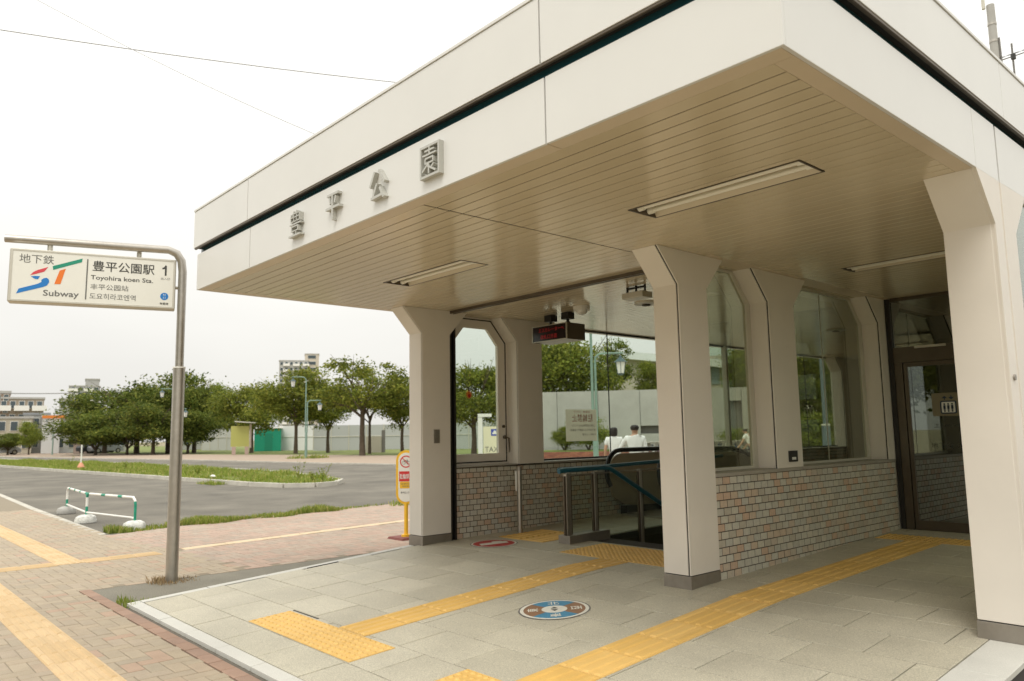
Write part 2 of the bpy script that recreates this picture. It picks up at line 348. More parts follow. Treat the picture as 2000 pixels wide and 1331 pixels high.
# sidewalk of herringbone blocks, with faded tactile strips
SW=[(-60,-6),(6,-6),(6,1.99),(-8.72,1.99),(-8.72,3.72),(-10.7,3.66),(-13.5,3.44),(-20,3.55),(-27,3.87),(-60,4.0)]
sidewalk=sheet('sidewalk',SW,PZ-.0045,M['sand'],.3)
ORG[sidewalk]=Vector((0,0,0))
def ystrip(x,y): return 1.19<y<1.51 or (2.19<y<2.51 and x<-10.68) or (-10.98<x<-10.62 and 1.3<y<3.45)
def herring(u,ox,oy,x0,x1,y0,y1,skip):
    for j in range(int((y0-oy)/u)-1,int((y1-oy)/u)+2):
        for i in range(int((x0-ox)/u)-1,int((x1-ox)/u)+2):
            k=(i-j)%4
            if k==0: a=(i,j,2,1)
            elif k==3: a=(i,j,1,2)
            else: continue
            xa,ya,xb,yb=ox+a[0]*u,oy+a[1]*u,ox+(a[0]+a[2])*u,oy+(a[1]+a[3])*u
            cx,cy=(xa+xb)/2,(ya+yb)/2
            if skip(cx,cy): continue
            yield xa,ya,xb,yb,cx,cy
blk={}
def block(mb,xa,ya,xb,yb,zt,g=.0035,b=.006,th=.02):
    r=random.uniform(-.0012,.0012)
    A=[(xa+g,ya+g),(xb-g,ya+g),(xb-g,yb-g),(xa+g,yb-g)]; B=[(xa+g+b,ya+g+b),(xb-g-b,ya+g+b),(xb-g-b,yb-g-b),(xa+g+b,yb-g-b)]
    mb.add([(x,y,zt-th) for x,y in A]+[(x,y,zt-.003+r) for x,y in A]+[(x,y,zt+r) for x,y in B],
      [(0,1,5,4),(1,2,6,5),(2,3,7,6),(3,0,4,7),(4,5,9,8),(5,6,10,9),(6,7,11,10),(7,4,8,11),(8,9,10,11)])
pv=[]
for q in herring(.108,-8.7,1.99,-20,-1.2,-.6,3.9,lambda x,y: not inpoly(x,y,SW) or y>3.86 or y>1.99 and x>-8.72):
    pv.append(q)
def vis(x,y,z=PZ):
    d=Vector((x,y,z-CH)); a=d.dot(CF)
    if a<.1: return False
    u=1000+FPX*d.dot(CR)/a; v=665-FPX*d.dot(CU)/a
    return -30<u<2030 and -30<v<1360
near=sorted([q for q in pv if vis(q[4],q[5])],key=lambda q:q[4]**2+q[5]**2)
ind=set(id(q) for q in near[:300]); mb=MB()
dm={}
for q in pv:
    xa,ya,xb,yb,cx,cy=q
    if id(q) in ind:
        key=(xb-xa)>(yb-ya)
        if key not in dm:
            s=MB(); block(s,xa-cx,ya-cy,xb-cx,yb-cy,0); o=s.build('paver',M['paver']); dm[key]=o.data; bpy.data.objects.remove(o)
        share(None,dm[key],'paver',(cx,cy,PZ+random.uniform(-.0012,.0012)),sidewalk)
    else: block(mb,xa,ya,xb,yb,PZ)
tag(mb.build('paver_field',M['paver'],sidewalk),kind='stuff')
# red edging course in front of the platform
x=-8.72;k=0
while x<2:
    s=MB(); block(s,x,1.992,x+.215,2.10,PZ+.005); s.build('edging_block',M['redpaver'],sidewalk); x+=.215
for i in range(8):
    s=MB(); block(s,-8.72+.0,2.10,-8.61,2.10+.2*(i+1),PZ) if False else None
# pink paved walk beyond the asphalt strip
PK=[(-8.72,3.72),(-10.7,3.66),(-13.5,3.44),(-13.9,4.6),(-14.5,7.4),(-14.5,22.4),(-8.72,22.4)]
pink=sheet('pink_walk',PK,PZ-.0045,M['sand'],.2); ORG[pink]=Vector((0,0,0))
mb=MB()
for q in herring(.108,-8.72,3.7,-14.6,-8.6,3.4,13.5,lambda x,y:not inpoly(x,y,PK) or abs(x+10.95+.14*(y-3.75))<.11): block(mb,*q[:4],PZ)
tag(mb.build('paver_field',M['pinkpaver'],pink),kind='stuff')
mb=MB(); u=.216
for i in range(27):
    for j in range(42): block(mb,-14.5+i*u,13.5+j*u*1,-14.5+(i+1)*u,13.5+(j+1)*u,PZ)
tag(mb.build('paver_field',M['pinkpaver'],pink),kind='stuff')
# painted guide line on the pink walk
mb=MB()
for i in range(9):
    y0=3.75+i*.62; xx=lambda y:-10.95-.14*(y-3.75)
    mb.hexa([(xx(y0)-.1,y0,PZ-.01),(xx(y0)+.1,y0,PZ-.01),(xx(y0+.61)+.1,y0+.61,PZ-.01),(xx(y0+.61)-.1,y0+.61,PZ-.01),(xx(y0)-.1,y0,PZ+.002),(xx(y0)+.1,y0,PZ+.002),(xx(y0+.61)+.1,y0+.61,PZ+.002),(xx(y0+.61)-.1,y0+.61,PZ+.002)])
tag(mb.build('guide_line',M['paintline']),kind='structure')
sheet('asphalt_strip',[(-8.72,2.102),(-7.60,2.102),(-7.60,22),(-8.72,22)],PZ-.006,M['asphalt_old'],.2)
sheet('gravel_ground',[(-1.385,2.102),(9,2.102),(9,22),(-1.385,22)],PZ-.03,mat('gravel',(.20,.17,.12),.95,0,(60,.8,.02),.2,8,speck=.3,ss=60))
# tactile tiles
def bar_tile(s,w,n=4,h=.008):
    mb=MB(); mb.box(-w/2+.0015,w/2-.0015,-w/2+.0015,w/2-.0015,-.012,0)
    for i in range(n):
        x=-w/2+w*(i+.5)/n; b=.026*w/.36; e=w/2-.012; t=b*.55
        mb.add([(x-b,-e,0),(x+b,-e,0),(x+b,e,0),(x-b,e,0),(x-t,-e+.01,h),(x+t,-e+.01,h),(x+t,e-.01,h),(x-t,e-.01,h)],[(4,5,6,7),(0,1,5,4),(1,2,6,5),(2,3,7,6),(3,0,4,7)])
    return mb
def dot_tile(w,n=6,h=.007):
    mb=MB(); mb.box(-w/2+.0015,w/2-.0015,-w/2+.0015,w/2-.0015,-.012,0)
    for i in range(n):
        for j in range(n):
            x=-w/2+w*(i+.5)/n;y=-w/2+w*(j+.5)/n;N=8;r=.019*w/.36;t=.011*w/.36
            mb.add([(x+r*math.cos(k*math.pi/4),y+r*math.sin(k*math.pi/4),0) for k in range(N)]+[(x+t*math.cos(k*math.pi/4),y+t*math.sin(k*math.pi/4),h) for k in range(N)],[tuple(range(N,2*N))]+[(k,(k+1)%N,N+(k+1)%N,N+k) for k in range(N)])
    return mb
def keep(mb,m):
    o=mb.build('tile',m); d=o.data; bpy.data.objects.remove(o); return d
TB=keep(bar_tile(0,.358),M['yellow']); TD=keep(dot_tile(.358),M['yellow']); TBs=keep(bar_tile(0,.30),M['yellow_pale']); TDs=keep(dot_tile(.30,5),M['yellow_pale'])
def struct_root(name):
    r=bpy.data.objects.new(name,None); col.objects.link(r); ORG[r]=Vector((0,0,0)); return tag(r,kind='structure')
def tiles(root,x0,x1,y0,y1,me,w,rz=0,slope=True,z=None):
    nx=max(1,round((x1-x0)/w)); ny=max(1,round((y1-y0)/w)); sx=(x1-x0)/nx; sy=(y1-y0)/ny
    for i in range(nx):
        for j in range(ny):
            x=x0+(i+.5)*sx;y=y0+(j+.5)*sy
            if slope:
                zz=zg(y)+.004; an=math.atan((zg(y+.05)-zg(y-.05))/.1)
                o=share(None,me,'tactile_tile',(x,y,zz),root); o.matrix_basis=Matrix.Translation((x,y,zz))@Matrix.Rotation(an,4,'X')@Matrix.Rotation(rz,4,'Z')@Matrix.Diagonal(((sx if rz==0 else sy)/w,(sy if rz==0 else sx)/w,1,1))
            else:
                o=share(None,me,'tactile_tile',(x,y,z),root,(0,0,rz)); o.scale=((sx if rz==0 else sy)/w,(sy if rz==0 else sx)/w,1)
P2=math.pi/2
ts=struct_root('tactile_strip'); tiles(ts,-5.26,-4.90,2.945,5.85,TB,.36)
ts=struct_root('tactile_strip'); tiles(ts,-3.40,-3.04,2.99,8.55,TB,.36)
ts=struct_root('warning_tiles'); tiles(ts,-6.045,-4.49,2.585,2.94,TD,.36)
ts=struct_root('warning_tiles'); tiles(ts,-3.775,-2.69,2.63,2.985,TD,.36)
ts=struct_root('warning_tiles'); tiles(ts,-5.85,-4.05,5.86,6.56,TD,.36)
ts=struct_root('warning_tiles'); tiles(ts,-7.22,-6.45,6.2,6.95,TB,.36,P2)
ts=struct_root('warning_tiles'); tiles(ts,-3.72,-1.9,8.56,8.92,TD,.36)
ts=struct_root('sidewalk_tactile_strip'); tiles(ts,-19.8,1.2,1.2,1.5,TBs,.30,P2,False,PZ+.003)
ts=struct_root('sidewalk_tactile_strip'); tiles(ts,-30,-10.7,2.2,2.5,TBs,.30,P2,False,PZ+.003)
ts=struct_root('sidewalk_tactile_strip'); tiles(ts,-10.96,-10.66,2.5,3.4,TBs,.30,0,False,PZ+.003); tiles(ts,-10.96,-10.66,1.5,2.2,TBs,.30,0,False,PZ+.003)
sheet('kerb_joint',[(-8.72,2.09),(2,2.09),(2,2.15),(-8.72,2.15)],PZ-.012,mat('grit_joint',(.13,.115,.09),.95,0,(80,.8,.01),.3,40))
# raised granite platform, ramping down to the sidewalk
plat=struct_root('stone_platform')
mb=MB()
YS=[2.145,5.333,9.4]
def ramp(mb,x0,x1,ya,yb,t=.3,dz=-.014):
    mb.hexa([(x0,ya,zg(ya)+dz-t),(x1,ya,zg(ya)+dz-t),(x1,yb,zg(yb)+dz-t),(x0,yb,zg(yb)+dz-t),(x0,ya,zg(ya)+dz),(x1,ya,zg(ya)+dz),(x1,yb,zg(yb)+dz),(x0,yb,zg(yb)+dz)])
ramp(mb,-7.64,-1.4,2.15,5.333); ramp(mb,-7.64,-1.4,5.334,6.97); ramp(mb,-3.9,-1.4,6.971,12.5); ramp(mb,-7.64,-6.22,6.971,9.6)
mb.build('platform_bed',M['grout'],plat)
def slab(x0,x1,y0,y1,m,name='paving_slab',g=.0042,raise_=0):
    r=random.uniform(-.0012,.0012)+raise_; b=.002
    xa,xb,ya,yb=x0+g,x1-g,y0+g,y1-g
    T=[(xa,ya),(xb,ya),(xb,yb),(xa,yb)]; I=[(xa+b,ya+b),(xb-b,ya+b),(xb-b,yb-b),(xa+b,yb-b)]
    s=MB(); s.add([(x,y,zg(y)-.03) for x,y in T]+[(x,y,zg(y)-.002+r) for x,y in T]+[(x,y,zg(y)+r) for x,y in I],
      [(0,1,5,4),(1,2,6,5),(2,3,7,6),(3,0,4,7),(4,5,9,8),(5,6,10,9),(6,7,11,10),(7,4,8,11),(8,9,10,11)])
    return s.build(name,m,plat)
rows=[2.25,2.582]; 
while rows[-1]<9.4: rows.append(rows[-1]+.405)
rows[-1]=9.4
for j,(ya,yb) in enumerate(zip(rows,rows[1:])):
    x=-7.55-(.30 if j%2 else 0)+.03; 
    while x<-1.65:
        a=max(x,-7.55);b=min(x+.6,-1.65); x+=.6
        if b-a<.03: continue
        if yb>7.0:
            if b>-3.8: a=max(a,-3.8)
            elif a<-6.25 and ya<9.3: b=min(b,-6.25)
            else: continue
            if b-a<.03: continue
        slab(a,b,ya,yb,M['slab'])
y=2.25
while y<5.1: slab(-7.65,-7.55,y,min(y+.6,5.2),M['kerbstone'],'edge_stone'); y+=.6
y=2.25
while y<12: slab(-1.65,-1.39,y,y+.6,M['kerbstone'],'edge_stone'); y+=.6
x=-7.65;k=0
while x<-1.4:
    L=.30 if k==0 else .6
    slab(x,min(x+L,-1.39),2.14,2.25,M['kerbstone'],'edge_stone'); x+=L;k+=1
for (xa,ya),(xb,yb) in [((-7.542, 3.848), (-7.519, 4.204)), ((-6.038, 2.96), (-5.614, 2.992))]:  # thin dark strips standing in for the shadows along raised slab edges
    if abs(xb-xa)>abs(yb-ya): MB().hexa([(xa,ya,zg(ya)-.01),(xb,ya,zg(ya)-.01),(xb,ya+.012,zg(ya)-.01),(xa,ya+.012,zg(ya)-.01),(xa,ya,zg(ya)+.004),(xb,ya,zg(ya)+.004),(xb,ya+.012,zg(ya)+.004),(xa,ya+.012,zg(ya)+.004)]).build('slab_shadow_strip',M['dark'],plat)
    else: MB().hexa([(xa,ya,zg(ya)-.01),(xa+.014,ya,zg(ya)-.01),(xa+.014,yb,zg(yb)-.01),(xa,yb,zg(yb)-.01),(xa,ya,zg(ya)+.004),(xa+.014,ya,zg(ya)+.004),(xa+.014,yb,zg(yb)+.004),(xa,yb,zg(yb)+.004)]).build('slab_shadow_strip',M['dark'],plat)
# ---------------------------------------------------------------- station entrance building
B=empty('station_entrance',(-4.6,5.3,0),'cream panelled subway entrance pavilion with wide overhanging canopy and chamfered columns','building')
def part(mb,name,m,p=None,**k): return mb.build(name,m,p or B,**k)
XJ=[L_,-6.584,-2.769,R_]
for i in range(3):
    a=XJ[i]+(.0055 if i else 0); b=XJ[i+1]-(.0055 if i<2 else 0)
    part(MB().box(a,b,F_,F_+.02,ZB,3.15),'fascia_panel',M['panel'],bevel=.002)
    a=(XJ[i]+.0055) if i else L_-.031; b=(XJ[i+1]-.0055) if i<2 else R_+.031
    part(MB().box(a,b,F_-.031,F_-.011,3.216,3.598),'fascia_panel',M['panel'],bevel=.002)
    part(MB().box(a-(.006 if i==0 else 0),b+(.006 if i==2 else 0),F_-.038,F_+.12,3.601,3.622),'coping',M['panel'],bevel=.002)
for ya,yb in ((2.772,4.989),(4.995,5.402),(5.430,12)): part(MB().box(R_-.02,R_,ya,yb,ZB,3.15),'fascia_panel',M['panel'],bevel=.002)
for ya,yb in ((2.741,5.525),(5.531,9.2),(9.206,12)):
    part(MB().box(R_+.011,R_+.031,ya,yb,3.216,3.598),'fascia_panel',M['panel'],bevel=.002); part(MB().box(R_-.1,R_+.038,ya+.13 if ya<3 else ya,yb,3.601,3.622),'coping',M['panel'],bevel=.002)
for x0,z0,z1,dx in ((L_,ZB,3.15,0),(L_-.031,3.216,3.598,0)):
    part(MB().box(x0,x0+.02,2.775,17.9,z0,z1),'fascia_panel',M['panel'])
part(MB().box(L_,-4,17.9,17.92,ZB,3.59),'fascia_panel',M['panel'])
for xj in XJ[1:3]: part(MB().box(xj-.02,xj+.02,F_+.0205,F_+.024,ZB+.015,3.14).box(xj-.02,xj+.02,F_-.0105,F_-.007,3.22,3.59),'joint_backing',M['joint'])
part(MB().box(R_-.0235,R_-.0205,4.95,5.03,ZB+.015,3.14).box(R_+.006,R_+.0105,5.49,5.56,3.22,3.59),'joint_backing',M['joint'])
# recessed glazed strip between the two bands, bronze angle above it
part(MB().box(L_+.03,R_-.03,F_+.027,F_+.032,3.10,3.24),'strip_glass',M['glassband'])
part(MB().box(R_-.035,R_-.03,F_+.05,12,3.10,3.24),'strip_glass',M['glassband'])
part(MB().box(L_+.03,L_+.035,F_+.05,17.8,3.10,3.24),'strip_glass',M['glassband'])
part(MB().box(L_-.02,R_+.018,F_-.026,F_-.006,3.200,3.2155),'bronze_trim',M['brown'],bevel=.003)
part(MB().box(L_+.01,R_-.012,F_-.005,F_+.026,3.208,3.2155),'gap_closer',M['dark'])
part(MB().box(R_+.004,R_+.026,F_-.004,12,3.200,3.2155),'bronze_trim',M['brown'],bevel=.003)
part(MB().box(R_-.029,R_+.003,F_+.045,12,3.208,3.2155),'gap_closer',M['dark'])
part(MB().box(L_+.05,R_-.06,F_+.06,17.8,2.93,3.0).box(L_+.0,R_,F_,17.85,3.56,3.597),'roof_deck',M['joint'])
# soffit edge trims
for a,b in ((L_+.002,-2.772),(-2.766,-1.433)): part(MB().box(a,b,F_+.021,2.872,ZB+.0006,ZB+.012),'soffit_trim',M['soffit_trim'])
part(MB().box(-1.522,-1.432,2.874,9.38,ZB+.0006,ZB+.012),'soffit_trim',M['soffit_trim'])
part(MB().box(-7.879,-7.79,2.874,17.7,ZB+.0006,ZB+.012),'soffit_trim',M['soffit_trim'])
LIGHTS=[(-6.44,-5.18,4.062,4.378),(-3.285,-2.025,4.045,4.355),(-3.25,-1.99,7.18,7.46)]
def cut(rect,holes):
    out=[rect]
    for hx0,hx1,hy0,hy1 in holes:
        nx=[]
        for x0,x1,y0,y1 in out:
            if hx1<=x0 or hx0>=x1 or hy1<=y0 or hy0>=y1: nx.append((x0,x1,y0,y1)); continue
            if hx0>x0: nx.append((x0,hx0,y0,y1))
            if hx1<x1: nx.append((hx1,x1,y0,y1))
            if hy0>y0+.003: nx.append((max(x0,hx0),min(x1,hx1),y0,hy0))
            if hy1<y1-.003: nx.append((max(x0,hx0),min(x1,hx1),hy1,y1))
        out=nx
    return out
ceil=part(MB().box(-7.79,-1.53,2.90,5.2,2.80,2.803) if False else MB().box(-7.6,-1.6,5.665,5.67,2.796,2.92),'soffit',M['joint'])
for a,b,c,d in cut((-7.785,-3.95,2.89,17.55),[(l[0]-.002,l[1]+.002,l[2]-.002,l[3]+.002) for l in LIGHTS[:1]])+cut((-3.949,-1.53,2.89,9.37),[(l[0]-.002,l[1]+.002,l[2]-.002,l[3]+.002) for l in LIGHTS[1:]]):
    part(MB().box(a,b,c,d,ZB+.0052,ZB+.007),'soffit_backing',M['dark'],ceil)
far=MB()
def board(x0,x1,y0,y1):
    for a,b,c,d in cut((x0,x1,y0,y1),[(l[0]-.004,l[1]+.004,l[2]-.004,l[3]+.004) for l in LIGHTS]):
        e=.001; s=MB().add([(a,c,ZB+.0025),(b,c,ZB+.0025),(b,d,ZB+.0025),(a,d,ZB+.0025),(a,c+e,ZB+.001),(b,c+e,ZB+.001),(b,d-e,ZB+.001),(a,d-e,ZB+.001),(a,c,ZB+.0045),(b,c,ZB+.0045),(b,d,ZB+.0045),(a,d,ZB+.0045)],
          [(4,7,6,5),(0,4,5,1),(1,5,6,2),(2,6,7,3),(3,7,4,0),(8,9,10,11),(0,1,9,8),(1,2,10,9),(2,3,11,10),(3,0,8,11)])
        if c<9.4: part(s,'soffit_board',M['soffit'],ceil)
        else: far.add(s.v,s.f)
y=2.876
while y<9.36:
    yb=y+.1025
    if y<5.60: board(-7.788,-4.074,y,yb); board(-4.056,-1.524,y,yb)
    else: board(-3.70,-1.524,y,min(yb,9.38))
    y+=.112
y=5.74
while y<17.6: board(-7.70,-3.9,y,y+.1025); y+=.112
tag(far.build('soffit_board_field',M['soffit'],ceil),kind='stuff')
part(MB().box(-3.9,-3.70,5.67,9.4,ZB+.0005,ZB+.012),'soffit_trim',M['soffit_trim'])
part(MB().box(-7.79,-7.70,5.74,17.6,ZB+.002,ZB+.012),'soffit_trim',M['soffit_trim'])
part(MB().box(-7.46,-4.03,5.668,5.69,2.745,ZB+.01).box(-7.46,-4.03,5.715,5.737,2.745,ZB+.01).box(-7.46,-4.03,5.69,5.715,2.768,ZB+.01),'shutter_track',M['brown'])
# columns
def column(x0,x1,y0,y1,z0=.1,h0=True,h1=True,top=ZB,plinth=True,split=None,jm='dark'):
    def prof(a,z,x): 
        p=[(x,y0+a,z),(x,y1-a,z)]
        p+= [(x,y1-a,2.482),(x,y1+.275-a,top)] if h1 else [(x,y1-a,top)]
        p+= [(x,y0-.27+a,top),(x,y0+a,2.482)] if h0 else [(x,y0+a,top)]
        return p
    c=part(MB().prism(prof(0,z0,x0),(x1-x0-.026,0,0)),'column',M['column'],bevel=.003)
    part(MB().prism(prof(.012 if jm=='dark' else .003,z0+.001,x1-.026),(.016,0,0)),'joint_strip',M[jm],c)
    if split:
        p=prof(0,z0,x1-.010)
        part(MB().prism([(x1-.010,y0,z0),(x1-.010,split-.014,z0),(x1-.010,split-.014,top),(x1-.010,y0-.27,top),(x1-.010,y0,2.482)],(.010,0,0)),'face_panel',M['column'],c)
        part(MB().prism([(x1-.010,split+.014,z0),(x1-.010,y1,z0),(x1-.010,y1,2.482),(x1-.010,y1+.275,top),(x1-.010,split+.014,top)],(.010,0,0)),'face_panel',M['column'],c)
    else: part(MB().prism(prof(0,z0,x1-.010),(.010,0,0)),'face_panel',M['column'],c,bevel=.002)
    if plinth:
        part(MB().box(x0-.004,x1+.004,y0-.004,y1+.004,-.03,z0-.006),'plinth',M['plinth'],c,bevel=.002)
        part(MB().box(x0+.008,x1-.008,y0+.008,y1-.008,z0-.006,z0),'joint_strip',M['dark'],c)
    return c
column(-7.734,-7.462,5.254,5.667); column(-4.022,-3.759,5.254,5.667); column(-1.706,R_,5.254,5.667,split=5.416,jm='column')
column(-7.734,-7.462,6.79,7.235,z0=.87,plinth=False); column(-7.734,-7.462,16.2,17.0,z0=.4,plinth=False,h1=False)
column(-4.022,-3.759,6.70,7.183,z0=.892,plinth=False); column(-4.022,-3.759,9.19,9.37,z0=.892,plinth=False,h1=False)
part(MB().box(-7.60,-7.47,5.669,5.70,-.01,ZB).box(-7.60,-7.47,5.735,5.762,-.01,ZB).box(-7.60,-7.56,5.70,5.735,-.01,ZB),'shutter_guide',M['blackf'])
# tiled low walls
bm_=MB(); block0={}
def brick_wall(xf,xb,y0,y1,z1,nind,name,sgn=1):
    wall=part(MB().hexa([(xb,y0,zg(y0)-.1),(xf-.0036*sgn,y0,zg(y0)-.1),(xf-.0036*sgn,y1,zg(y1)-.1),(xb,y1,zg(y1)-.1),(xb,y0,z1),(xf-.0036*sgn,y0,z1),(xf-.0036*sgn,y1,z1),(xb,y1,z1)]),name,M['mortar'])
    bw,bh,g=.1125,.0655,.0035; gv=.0048; fld=MB(); r=0; k=0; z=z1-bh
    items=[]
    while z>zg(y0)-.08:
        y=y0-(bw/2 if r%2 else 0)
        while y<y1:
            a=max(y,y0)+gv; b=min(y+bw,y1)-gv; y+=bw
            if b-a<.02: continue
            zb_=max(z+g,zg((a+b)/2)-.01)
            if z+bh-g-zb_<.012: continue
            items.append((a,b,zb_,z+bh-g))
        z-=bh; r+=1
    items.sort(key=lambda t:t[0])
    for a,b,c,d in items:
        e=.0015; x0=xf-.0035*sgn; o=random.uniform(-.0012,.0008)*sgn; x1=xf+o
        s=MB().add([(x0,a,c),(x0,b,c),(x0,b,d),(x0,a,d),(x1,a+e,c+e),(x1,b-e,c+e),(x1,b-e,d-e),(x1,a+e,d-e)],[(4,5,6,7),(0,1,5,4),(1,2,6,5),(2,3,7,6),(3,0,4,7)])
        if k<nind:
            key=(round(b-a,4),round(d-c,4),sgn)
            if key not in block0:
                t=MB(); t.v=[v-Vector((x1,(a+b)/2,(c+d)/2)) for v in s.v]; t.f=s.f; oo=t.build('brick',M['brick']); block0[key]=oo.data; bpy.data.objects.remove(oo)
            share(None,block0[key],'brick',(x1,(a+b)/2,(c+d)/2),wall); k+=1
        else: fld.add(s.v,s.f)
    if fld.v: tag(fld.build('brick_field',M['brick'],wall),kind='stuff')
    return wall
brick_wall(-3.768,-4.015,5.672,9.37,.858,210,'brick_wall')
brick_wall(-7.50,-7.73,5.764,16.2,.858,90,'brick_wall')
part(MB().box(-4.03,-3.752,5.67,6.698,.860,.891).box(-4.03,-3.752,7.185,9.188,.860,.891),'window_sill',M['sill'],bevel=.003)
part(MB().box(-4.03,-3.765,6.698,7.185,.860,.891).box(-4.03,-3.765,9.188,9.38,.860,.891),'window_sill',M['sill'])
part(MB().box(-7.74,-7.485,5.764,6.788,.86,.872).box(-7.74,-7.485,7.237,16.2,.86,.885),'window_sill',M['sill'],bevel=.003)
part(MB().box(-7.53,-7.488,5.764,16.2,.846,.8595),'sill_flashing',M['brown'])
# windows of the low walls
def hexa_frame(x,t,yo0,yo1,zo0,zo1,ch,cz,inset,inz,m,name):
    o=[(x,yo0,zo0),(x,yo1,zo0),(x,yo1,zo1-cz),(x,yo1-ch,zo1),(x,yo0+ch,zo1),(x,yo0,zo1-cz)]
    i=[(x,yo0+inset,zo0+inz),(x,yo1-inset,zo0+inz),(x,yo1-inset,zo1-cz-inz*.4),(x,yo1-ch-inset*.45,zo1-inz),(x,yo0+ch+inset*.45,zo1-inz),(x,yo0+inset,zo1-cz-inz*.4)]
    return part(MB().frame(o,i,(t,0,0)),name,m),i
fr,i=hexa_frame(-4.0,.04,5.668,6.699,.893,2.776,.275,.296,.07,.025,M['alum'],'window_frame')
part(MB().prism([(-3.982,p[1],p[2]) for p in i],(.006,0,0)),'window_pane',M['glassM'],fr)
fr,i=hexa_frame(-4.0,.04,7.184,9.189,.893,2.776,.275,.296,.07,.025,M['alum'],'window_frame')
part(MB().prism([(-3.982,p[1],p[2]) for p in i],(.006,0,0)),'window_pane',M['glassM'],fr)
part(MB().box(-3.984,-3.975,8.18,8.184,.92,2.75),'gasket',M['alum'],fr)
fr,i=hexa_frame(-7.72,.045,5.71,6.787,.874,2.776,.267,.294,.165,.14,M['column'],'door_window_frame')
part(MB().prism([(-7.70,p[1],p[2]) for p in i],(.006,0,0)),'window_pane',M['glassL'],fr)
part(MB().frame([(-7.674,5.735,.90),(-7.674,6.76,.90),(-7.674,6.76,2.47),(-7.674,6.51,2.755),(-7.674,5.98,2.755),(-7.674,5.735,2.47)],[(-7.674,5.75,.915),(-7.674,6.745,.915),(-7.674,6.745,2.462),(-7.674,6.50,2.74),(-7.674,5.99,2.74),(-7.674,5.75,2.462)],(.004,0,0)),'gasket',M['dark'],fr)
h=MB(); h.disc((-7.672,6.70,1.36),.02,(1,0,0),.02,16); h.tube([(-7.655,6.70,1.22),(-7.62,6.70,1.22)],.024,12); h.tube([(-7.63,6.70,1.22),(-7.62,6.755,1.205),(-7.62,6.76,1.02)],[.012,.012,.008],8)
part(h,'door_handle',M['brown'],fr)
part(MB().box(-7.72,-7.68,7.237,16.2,.887,.91).box(-7.72,-7.68,7.237,16.2,2.755,2.777),'window_frame',M['blackf'])
SE=[7.24,8.87,10.47,12.05,13.6,15.0,16.2]
for a,b in zip(SE,SE[1:]): part(MB().box(-7.703,-7.697,a+.003,b-.003,.90,2.77),'window_pane',M['glassL'])
for yy in SE[1:-1]:
    if yy==12.05: part(MB().box(-7.73,-7.64,yy-.03,yy+.03,.887,2.777),'mullion',M['alum'])
    else: part(MB().box(-7.71,-7.692,yy-.0028,yy+.0028,.90,2.77),'gasket',M['dark'])
# end walls, lobby and door
part(MB().box(-4.0,-3.77,9.385,17.7,-.2,ZB),'partition_wall',M['innerwall'])
part(MB().box(-7.7,-4.0,17.7,17.8,-4,2.93).box(-7.74,-7.5,17.0,17.7,-.5,2.93),'end_wall',M['innerwall'])
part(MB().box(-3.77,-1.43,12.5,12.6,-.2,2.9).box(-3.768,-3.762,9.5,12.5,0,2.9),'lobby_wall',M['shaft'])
part(MB().box(-1.5,-1.42,9.4,12.6,-.2,ZB),'side_wall',M['panel'])
part(MB().box(-1.5,-1.42,5.669,9.4,-.1,.86),'side_wall',M['panel'])
fr,i=hexa_frame(-1.47,.04,5.668,9.38,.862,2.776,.275,.296,.05,.025,M['alum'],'window_frame')
part(MB().prism([(-1.45,p[1],p[2]) for p in i],(.006,0,0)),'window_pane',M['glassM'],fr)
zd=zg(9.4)
df=part(MB().box(-3.755,-3.70,9.375,9.44,zd-.02,ZB),'door_frame',M['blackf'])
part(MB().box(-3.70,-1.43,9.38,9.43,2.01,2.19).box(-3.70,-1.43,9.385,9.43,2.74,ZB),'door_transom',M['brown'],df)
part(MB().box(-3.698,-3.61,9.382,9.425,zd,2.008),'door_jamb',M['brown'],df)
for a,b in ((-3.60,-2.62),(-2.60,-1.52)):
    d=part(MB().frame([(a,9.39,zd+.005),(b,9.39,zd+.005),(b,9.39,2.005),(a,9.39,2.005)],[(a+.04,9.39,zd+.11),(b-.04,9.39,zd+.11),(b-.04,9.39,1.955),(a+.04,9.39,1.955)],(0,.03,0)),'sliding_door',M['brown'],df)
    part(MB().box(a+.04,b-.04,9.402,9.408,zd+.11,1.955),'door_pane',M['glassR'],d)
part(MB().box(-3.70,-1.43,9.402,9.408,2.19,2.74),'transom_pane',M['glassR'],df)
part(MB().box(-3.45,-3.12,9.355,9.38,2.165,2.19),'sensor_bar',M['alum'],df)
# stair void and steps
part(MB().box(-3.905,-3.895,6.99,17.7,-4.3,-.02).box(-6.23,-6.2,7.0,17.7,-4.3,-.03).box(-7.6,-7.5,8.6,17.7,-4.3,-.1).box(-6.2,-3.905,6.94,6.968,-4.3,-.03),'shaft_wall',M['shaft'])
for k in range(16):
    z=zg(7)-.165*(k+1)
    part(MB().box(-6.19,-3.91,6.975+.3*k,6.975+.3*(k+1),z-.3,z),'stair_step',M['stairtread'])
part(MB().box(-6.19,-3.91,11.78,17.7,-3.2,-3.0),'stair_landing',M['stairtread'])
# small fittings on the columns
part(MB().box(-7.463,-7.452,5.416,5.50,1.165,1.325),'switch_plate',M['plinth'],bevel=.002)
pl=part(MB().box(-3.760,-3.745,6.905,7.06,.945,1.05),'call_plate',M['blackf'],bevel=.002); part(MB().box(-3.7448,-3.743,6.945,7.02,.965,.99),'label_plate',M['white'],pl)
part(MB().disc((R_-.001,5.32,1.54),.018,(1,0,0),.012,16),'key_switch',M['plinth'])
part(MB().box(R_-.030,R_-.0265,5.39,5.44,.1,3.15),'joint_strip',M['dark'])
